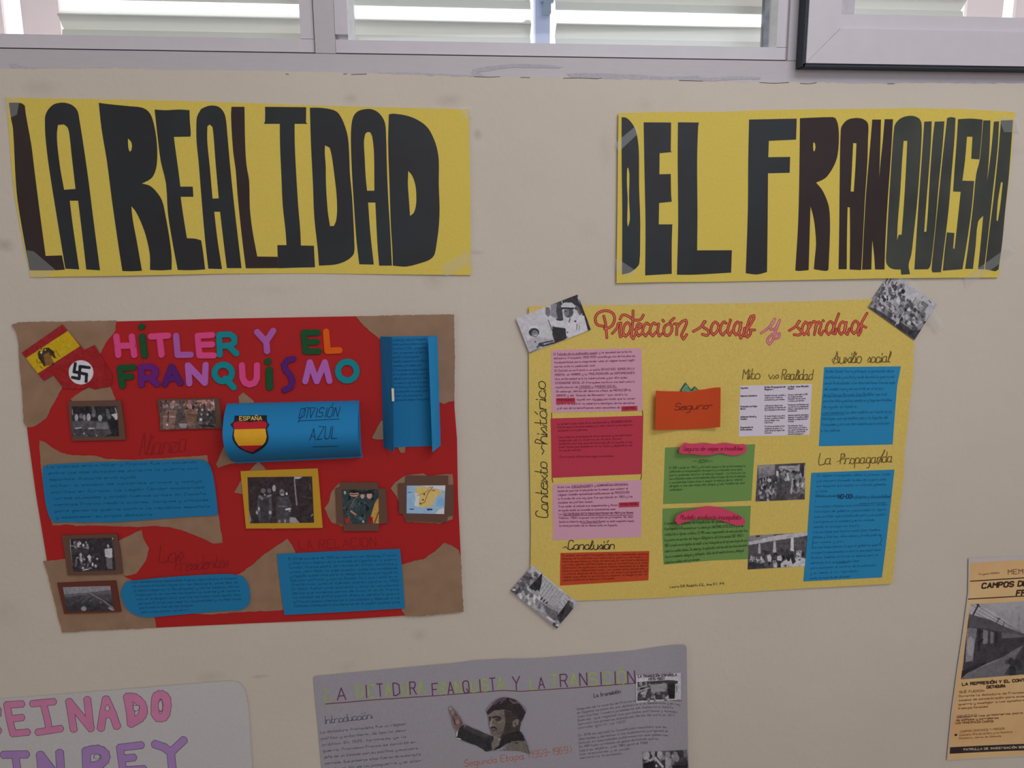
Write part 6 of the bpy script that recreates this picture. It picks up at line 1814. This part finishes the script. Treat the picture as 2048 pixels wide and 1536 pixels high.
mb.picture([(893, 1391), (1066, 1391), (1066, 1513), (893, 1513)], .0024,
           [('bg', (112, 108, 114)), ('p', (44, 42, 46), [(380, 740), (470, 680), (700, 760), (960, 890), (1060, 920), (1020, 1190), (900, 1215), (700, 1090), (420, 985), (330, 930)]), ('p', (62, 56, 58), [(480, 690), (700, 770), (940, 900), (900, 960), (640, 850), (470, 760)]), ('l', (78, 70, 70), 14, [(520, 700), (760, 800)]), ('l', (84, 76, 74), 12, [(860, 870), (990, 930)]),
            ('p', (104, 84, 80), [(170, 350), (230, 340), (330, 450), (400, 560), (450, 640), (420, 720), (330, 800), (270, 740), (240, 640), (220, 520)]), ('e', (150, 134, 130), 205, 370, 26, 24), ('e', (126, 108, 104), 250, 440, 30, 50), ('e', (132, 112, 108), 345, 620, 40, 46), ('e', (112, 92, 88), 380, 560, 30, 50), ('l', (70, 50, 50), 14, [(300, 470), (340, 500)]), ('l', (70, 52, 52), 18, [(245, 530), (280, 600), (300, 680)]), ('l', (66, 50, 50), 14, [(400, 600), (430, 680), (400, 720)]), ('l', (120, 104, 100), 16, [(255, 640), (290, 730)]),
            ('l', (176, 170, 176), 26, [(338, 830), (330, 900)]), ('l', (170, 164, 170), 24, [(340, 955), (405, 968)]), ('l', (120, 112, 116), 14, [(455, 660), (500, 700), (470, 730)]),
            ('p', (98, 90, 84), [(960, 480), (1060, 400), (1250, 385), (1420, 430), (1560, 560), (1560, 740), (1480, 860), (1300, 940), (1150, 950), (1020, 880), (985, 760), (955, 600)]), ('p', (56, 52, 50), [(1260, 400), (1440, 430), (1600, 560), (1580, 760), (1600, 860), (1500, 1000), (1250, 1080), (1180, 950), (1250, 800), (1290, 640)]), ('p', (112, 100, 94), [(980, 480), (1080, 410), (1200, 410), (1190, 490), (1040, 520), (980, 530)]),
            ('p', (46, 40, 42), [(915, 430), (1000, 330), (1060, 260), (1200, 150), (1340, 150), (1480, 190), (1600, 300), (1690, 440), (1640, 560), (1600, 620), (1540, 560), (1400, 420), (1230, 385), (1060, 400), (960, 480), (930, 490)]), ('l', (84, 66, 74), 60, [(1060, 270), (1160, 200), (1280, 170)]), ('l', (92, 76, 82), 36, [(1380, 200), (1440, 250), (1530, 250)]), ('l', (44, 38, 40), 30, [(1200, 260), (1300, 215), (1350, 240)]), ('l', (110, 96, 102), 10, [(1180, 270), (1240, 225)]), ('l', (120, 106, 110), 8, [(1050, 265), (1080, 225)]),
            ('l', (34, 30, 32), 26, [(1040, 540), (1110, 520), (1190, 550)]), ('l', (34, 30, 32), 22, [(960, 540), (1000, 535)]), ('p', (60, 52, 50), [(1080, 560), (1200, 560), (1180, 610), (1110, 620)]), ('e', (54, 46, 46), 985, 580, 22, 30), ('l', (150, 134, 128), 22, [(1025, 580), (1000, 660), (1000, 720)]), ('l', (130, 114, 108), 16, [(1150, 650), (1230, 600)]), ('e', (118, 104, 98), 1050, 690, 30, 22), ('l', (36, 32, 34), 26, [(1010, 745), (1060, 730), (1110, 760)]), ('l', (36, 30, 32), 14, [(1030, 795), (1120, 795)]), ('l', (116, 100, 96), 10, [(1030, 820), (1090, 818)]), ('l', (84, 74, 72), 30, [(1130, 860), (1240, 830)]),
            ('p', (108, 98, 92), [(1430, 620), (1500, 570), (1560, 580), (1540, 680), (1460, 735), (1430, 700)]), ('l', (56, 50, 48), 18, [(1470, 640), (1500, 690)]), ('p', (40, 38, 40), [(1200, 960), (1300, 860), (1480, 820), (1590, 820), (1640, 900), (1670, 1000), (1500, 1000), (1350, 1030), (1180, 1150), (1040, 1190)]), ('p', (96, 90, 84), [(1290, 1100), (1420, 1010), (1660, 1000), (1730, 1150), (1760, 1270), (1600, 1205), (1300, 1195)]),
            ('p', (104, 96, 90), [(1030, 1190), (1010, 1050), (1060, 960), (1100, 950), (1190, 970), (1170, 1080)]), ('l', (60, 54, 54), 12, [(1010, 920), (1000, 1180)]), ('l', (166, 158, 154), 14, [(1150, 990), (1195, 968)]), ('l', (156, 150, 148), 16, [(1130, 1185), (1240, 1140)]), ('e', (44, 42, 42), 1510, 1040, 30, 16), ('l', (50, 46, 46), 10, [(1250, 1160), (1280, 1190)]), ('l', (70, 64, 68), 10, [(1640, 900), (1700, 1060), (1760, 1240)]), ('l', (132, 126, 130), 22, [(1650, 850), (1720, 1000), (1785, 1210)])],
           h=h6, res=.45, local=s10, inside=out, seed=41, grain=4)
mb.build('photograph_cutout', gry, label='cut-out photograph of a man in a beret with one arm raised')
mb = MB()
q11 = c9([(1720, 182), (1950, 168), (1950, 304), (1722, 322)])
mb.picture(q11, .0022,
           [('bg', gr(172)), ('p', gr(60), [(1728, 215), (1900, 205), (1935, 210), (1925, 300), (1728, 312)]), ('crowd', (1728, 222, 1880, 312), 60, 8, [gr(110), gr(60), gr(84), gr(130)]), ('p', gr(130), [(1790, 228), (1880, 222), (1875, 262), (1800, 270)]), ('l', gr(150), 5, [(1735, 245), (1775, 232)]), ('l', gr(160), 5, [(1735, 262), (1790, 245)]), ('p', gr(34), [(1885, 222), (1915, 220), (1925, 260), (1918, 300), (1885, 298)]), ('p', gr(160), [(1868, 302), (1885, 280), (1890, 300)]), ('p', gr(165), [(1922, 225), (1945, 222), (1945, 300), (1918, 302)]), ('l', gr(70), 4, [(1928, 235), (1930, 262)])],
           h=h6, res=.5, local=(600, 1280, 2.56), seed=42, grain=6)
mb.text('LA TRANSICIÓN ESPAÑOLA', *c9([(1732, 193), (1928, 184)]), 4.4, 1.4, I_TYPE, .0024, h6, wob=0)
mb.text('(1975-1982)', *c9([(1784, 207), (1866, 203)]), 4.4, 1.4, I_TYPE, .0024, h6, wob=0)
mb.build('photograph', gry, label='small printed picture with a two line caption')
mb = MB()
s12 = (1140, 1370, 8.192)
mb.warp = None
qq = [(1285, 1504), (1374, 1500), (1380, 1580), (1288, 1586)]
h6b = lambda p: h6(p) + .0002
mb.picture(qq, .0020,
           [('bg', gr(52)), ('crowd', (1190, 1060, 1950, 1240), 60, 40, [gr(130), gr(60), gr(90), gr(120)]), ('e', gr(150), 1265, 1150, 44, 60), ('e', gr(140), 1360, 1100, 34, 60), ('e', gr(150), 1470, 1140, 44, 70), ('e', gr(130), 1600, 1150, 44, 60), ('e', gr(120), 1750, 1200, 40, 60), ('l', gr(160), 40, [(1400, 1200), (1520, 1340)]), ('p', gr(140), [(1560, 1180), (1660, 1200), (1650, 1500), (1560, 1500)]), ('p', gr(34), [(1210, 1290), (1380, 1230), (1420, 1500), (1200, 1700)]), ('p', gr(36), [(1680, 1330), (1920, 1310), (1950, 1700), (1660, 1700)]), ('l', gr(150), 30, [(1230, 1200), (1320, 1240)]), ('e', gr(170), 1415, 1325, 18, 22), ('crowd', (1300, 1400, 1900, 1760), 50, 40, [gr(120), gr(50), gr(80)])],
           h=h6, res=.6, local=s12, seed=43, grain=7)
mb.build('photograph', gry, label='black and white photograph of raised hands in a crowd')

# ================================================================== the white poster at the bottom left
wht = thing('school_poster', 'white card poster with rounded corner and pink and purple bubble letters', 'poster', 200, 1500)
M_WP = paper('white_card', (161, 158, 156), two=(164, 161, 161))
h7 = lambda p: .0016 + .0008 * math.sin(p.x * 10)
c11 = crop(0, 1340, 3.938)
mb = MB()
mb.sheet(smooth(c11([(-900, 300), (-400, 262), (0, 228), (500, 190), (1000, 150), (1560, 106), (1750, 90), (1850, 92), (1905, 120), (1940, 200), (1960, 350), (1975, 600), (1990, 800), (2050, 1700), (600, 1800), (-850, 1850)]), sub=2, sharp=50), .0010, .0006, M_WP, h=h7)
mb.build('card_sheet', wht)
O1, F1 = ink('plum_outline', (100, 62, 86)), ink('pink_felt', (174, 108, 140), var=.05, scale=30)
O2, F2 = ink('violet_outline', (82, 66, 98)), ink('purple_felt', (142, 110, 156), var=.05, scale=30)


def bubble(strokes, o_, f_, w=17.5, hole=None, label=None):
    mb = MB()
    for s in strokes:
        mb.line(smooth(c11(s), closed=False, sub=2, sharp=80), w, o_, .00115, h7, caps=True)
    for s in strokes:
        mb.line(smooth(c11(s), closed=False, sub=2, sharp=80), w - 2.2, f_, .0013, h7, caps=True)
    if hole:
        mb.sheet(smooth(c11(hole), sub=2), .0014, 0, o_, h=h7)
        cx = sum(p[0] for p in hole) / len(hole)
        cy = sum(p[1] for p in hole) / len(hole)
        mb.sheet(smooth(c11([(cx + (x - cx) * .76, cy + (y - cy) * .82) for x, y in hole]), sub=2), .0015, 0, M_WP, h=h7)
    mb.build('bubble_letter', wht, label=label)


bubble([[(-110, 500), (-120, 300), (-60, 285), (-22, 320), (-40, 370), (-100, 390)], [(-70, 400), (-20, 480)]], O1, F1, label='pink letter R')
bubble([[(170, 268), (55, 275), (78, 400), (102, 500), (215, 490)], [(85, 385), (170, 375)]], O1, F1, 14.5, label='pink letter E')
bubble([[(258, 265), (420, 250)], [(340, 260), (375, 400), (385, 470)], [(300, 490), (475, 462)]], O1, F1, 14.5, label='pink letter I')
bubble([[(545, 250), (580, 465)], [(545, 250), (715, 460)], [(688, 235), (712, 450)]], O1, F1, 15.5, label='pink letter N')
bubble([[(795, 455), (815, 330), (835, 232)], [(835, 232), (880, 330), (920, 440)], [(810, 350), (890, 345)]], O1, F1, 16.5, [(848, 268), (868, 300), (855, 325), (828, 318), (826, 295)], label='pink letter A')
bubble([[(1005, 215), (1025, 320), (1035, 420)], [(1005, 215), (1060, 220), (1115, 270), (1128, 330), (1100, 380), (1035, 415)]], O1, F1, 18, [(1045, 275), (1100, 278), (1100, 310), (1070, 330), (1048, 315)], label='pink letter D')
bubble([[(1225, 240), (1222, 340), (1245, 375)], [(1245, 375), (1290, 370), (1312, 320), (1312, 230), (1275, 195), (1235, 205), (1225, 240)]], O1, F1, 17.5, [(1265, 225), (1280, 260), (1282, 310), (1268, 333), (1250, 320), (1245, 260)], label='pink letter O')
bubble([[(30, 668), (205, 665)], [(120, 670), (138, 800), (150, 900)]], O2, F2, 16, label='purple letter I')
bubble([[(318, 670), (340, 900)], [(318, 672), (480, 880)], [(470, 655), (482, 880)]], O2, F2, 17.5, label='purple letter N')
bubble([[(678, 640), (690, 900)], [(680, 640), (770, 625), (828, 660), (825, 710), (770, 750), (700, 760)], [(760, 750), (860, 900)]], O2, F2, 18, [(740, 668), (790, 668), (790, 695), (760, 702), (735, 694)], label='purple letter R')
bubble([[(1110, 592), (945, 612), (965, 760), (985, 900)], [(955, 700), (1050, 690)], [(975, 790), (1130, 780)]], O2, F2, 15.5, label='purple letter E')
bubble([[(1222, 585), (1345, 650), (1345, 900)], [(1445, 555), (1345, 650)]], O2, F2, 17, label='purple letter Y')

# ================================================================== the printed poster at the right edge
cmp_ = thing('printed_poster', 'tan printed poster about camps with a black and white photograph of a wall', 'poster', 1980, 1490)
M_TAN = paper('tan_print', (186, 142, 96), two=(196, 160, 116), var=.05, scale=7)
hc = lambda p: .0018 + .0010 * math.sin(p.x * 16)
c12 = crop(1860, 1100, 3.523)
mb = MB()
mb.sheet(c12([(272, 58), (480, 48), (662, 38), (1250, 12), (1180, 700), (1120, 1430), (662, 1456), (400, 1468), (118, 1482), (150, 1150), (190, 850), (228, 600), (268, 300)]), .0010, .0004, paper('poster_paper', (164, 158, 156)), h=hc)
mb.build('paper_sheet', cmp_)
mb = MB()
mb.sheet(c12([(283, 90), (662, 70), (1250, 44), (1180, 700), (1122, 1428), (662, 1448), (124, 1478), (158, 1150), (198, 850), (238, 600), (272, 350)]), .00115, 0, M_TAN, h=hc)
IB = ink('brown_black_print', (50, 34, 24))
mb.line(c12([(285, 220), (662, 196), (1230, 165)]), 2.0, IB, .0013, hc)
mb.line(c12([(270, 346), (662, 324), (1200, 296)]), 2.0, IB, .0013, hc)
mb.text('Proyecto MEMORIA', *c12([(345, 176), (490, 166)]), 3, .8, ink('faded_brown_print', (128, 92, 60)), .0013, hc, wob=0)
mb.text('MEMORIA HISTÓRICA', *c12([(552, 172), (1100, 140)]), 9, 1.4, ink('brown_print', (96, 70, 48)), .0013, hc, wob=0)
mb.text('CAMPOS DE CONCENTRACIÓN', *c12([(365, 270), (1190, 220)]), 9.5, 3.0, IB, .0013, hc, slant=.25, wob=0)
mb.text('FRANQUISTAS', *c12([(608, 320), (980, 298)]), 9.5, 3.0, IB, .0013, hc, slant=.25, wob=0)
mb.line(c12([(608, 326), (980, 303)]), 1.2, IB, .0013, hc)
mb.text('LA REPRESIÓN Y EL CONTROL DURANTE LA', *c12([(228, 955), (960, 905)]), 5.0, 1.9, IB, .0013, hc, wob=0)
mb.text('DICTADURA', *c12([(402, 975), (530, 966)]), 5.0, 1.9, IB, .0013, hc, wob=0)
IBR = ink('brown_small_print', (112, 76, 48))
mb.text('¿QUÉ FUERON?'.replace('¿', ''), *c12([(208, 1008), (390, 998)]), 4, 1.0, IBR, .0013, hc, wob=0)
mb.block(['Durante la dictadura de Francisco Franco se crearon', 'campos de concentración para encerrar prisioneros de la', 'guerra y castigar a los opositores al nuevo régimen y', 'trabajos forzados'], *c12([(205, 1036), (960, 990), (200, 1122), (940, 1072)]), 3.8, 1.0, IBR, .0013, hc, slant=0, fracs=[1, 1, 1, .28])
mb.text('OBJETIVO', *c12([(195, 1178), (330, 1170)]), 3.6, .9, ink('slate_print', (96, 92, 96)), .0013, hc, wob=0)
mb.block(['Usaban a los prisioneros para la reconstrucción', 'de edificios y carreteras', 'LOS PRINCIPALES CAMPOS'], *c12([(190, 1184), (940, 1132), (180, 1226), (920, 1190)]), 3.8, 1.2, IBR, .0013, hc, slant=0, fracs=[1, .4, .36])
mb.block(['CAMPOS CERCANOS Y PRESOS', 'Castuera, Miranda de Ebro y Los Almendros', 'Albatera, cerca de Alicante'], *c12([(212, 1286), (560, 1262), (205, 1332), (600, 1310)]), 3.6, 1.0, ink('pale_brown_print', (134, 96, 62)), .0013, hc, slant=0, fracs=[.9, 1, .75])
mb.sheet(c12([(172, 1300), (190, 1292), (192, 1308), (174, 1312)]), .0013, 0, IB, h=hc)
mb.sheet(c12([(142, 1390), (662, 1366), (1126, 1342), (1122, 1392), (662, 1412), (138, 1436)]), .0013, 0, ink('black_strip_print', (44, 36, 34)), h=hc)
mb.text('PATRULLA DE INVESTIGACIÓN SOBRE LA REPRESIÓN', *c12([(238, 1412), (900, 1385)]), 3.6, 1.0, ink('cream_print', (176, 160, 140)), .0015, hc, wob=0)
mb.build('printed_sheet', cmp_)
mb = MB()
mb.picture(c12([(283, 382), (1230, 330), (1170, 838), (218, 912)]), .0013,
           [('grad', gr(148), gr(124), 330, 640), ('p', gr(152), [(278, 395), (300, 380), (420, 420), (620, 560), (640, 580), (290, 460)]), ('p', gr(56), [(275, 450), (400, 485), (540, 545), (662, 592), (800, 610), (800, 640), (600, 720), (400, 800), (230, 860), (250, 640)]), ('p', gr(74), [(275, 450), (420, 490), (560, 555), (662, 596), (640, 606), (420, 560), (270, 540)]),
            ('p', gr(120), [(260, 555), (330, 560), (300, 780), (250, 790)]), ('p', gr(104), [(270, 545), (328, 552), (326, 620), (268, 620)]), ('e', gr(140), 285, 680, 24, 70), ('p', gr(110), [(375, 560), (410, 570), (405, 660), (370, 660)]), ('e', gr(36), 368, 638, 14, 14), ('p', gr(104), [(425, 575), (450, 580), (445, 655), (425, 660)]), ('p', gr(90), [(505, 580), (660, 600), (660, 615), (505, 625)]), ('l', gr(40), 20, [(350, 560), (345, 700)]), ('l', gr(40), 14, [(470, 580), (462, 680)]), ('e', gr(110), 385, 645, 14, 18),
            ('p', gr(96), [(218, 912), (300, 850), (470, 780), (600, 700), (720, 640), (900, 640), (1230, 900), (1170, 912), (520, 890)]), ('p', gr(60), [(520, 880), (600, 760), (680, 640), (900, 640), (1230, 860), (1170, 860)]), ('p', gr(44), [(218, 912), (225, 850), (380, 790), (420, 790), (260, 870)]), ('crowd', (540, 740, 1200, 880), 40, 30, [gr(50), gr(66), gr(58)]),
            ('l', gr(40), 11, [(342, 385), (305, 455)]), ('l', gr(40), 7, [(325, 378), (350, 398)]), ('l', gr(50), 6, [(485, 482), (465, 525)]), ('l', gr(50), 5, [(525, 505), (512, 545)]), ('l', gr(50), 7, [(472, 480), (495, 485)]), ('l', gr(84), 3, [(345, 400), (480, 485), (640, 575)]), ('l', gr(84), 3, [(330, 420), (480, 505), (620, 575)]), ('l', gr(84), 3, [(320, 440), (460, 520)]), ('l', gr(84), 3, [(290, 385), (330, 410)]), ('l', gr(90), 3, [(628, 460), (624, 580)]), ('l', gr(90), 3, [(520, 510), (640, 580)])],
           h=hc, res=.7, local=(1860, 1100, 3.523), seed=51, grain=4)
mb.build('photograph', cmp_, label='black and white photograph of a wall topped with barbed wire')
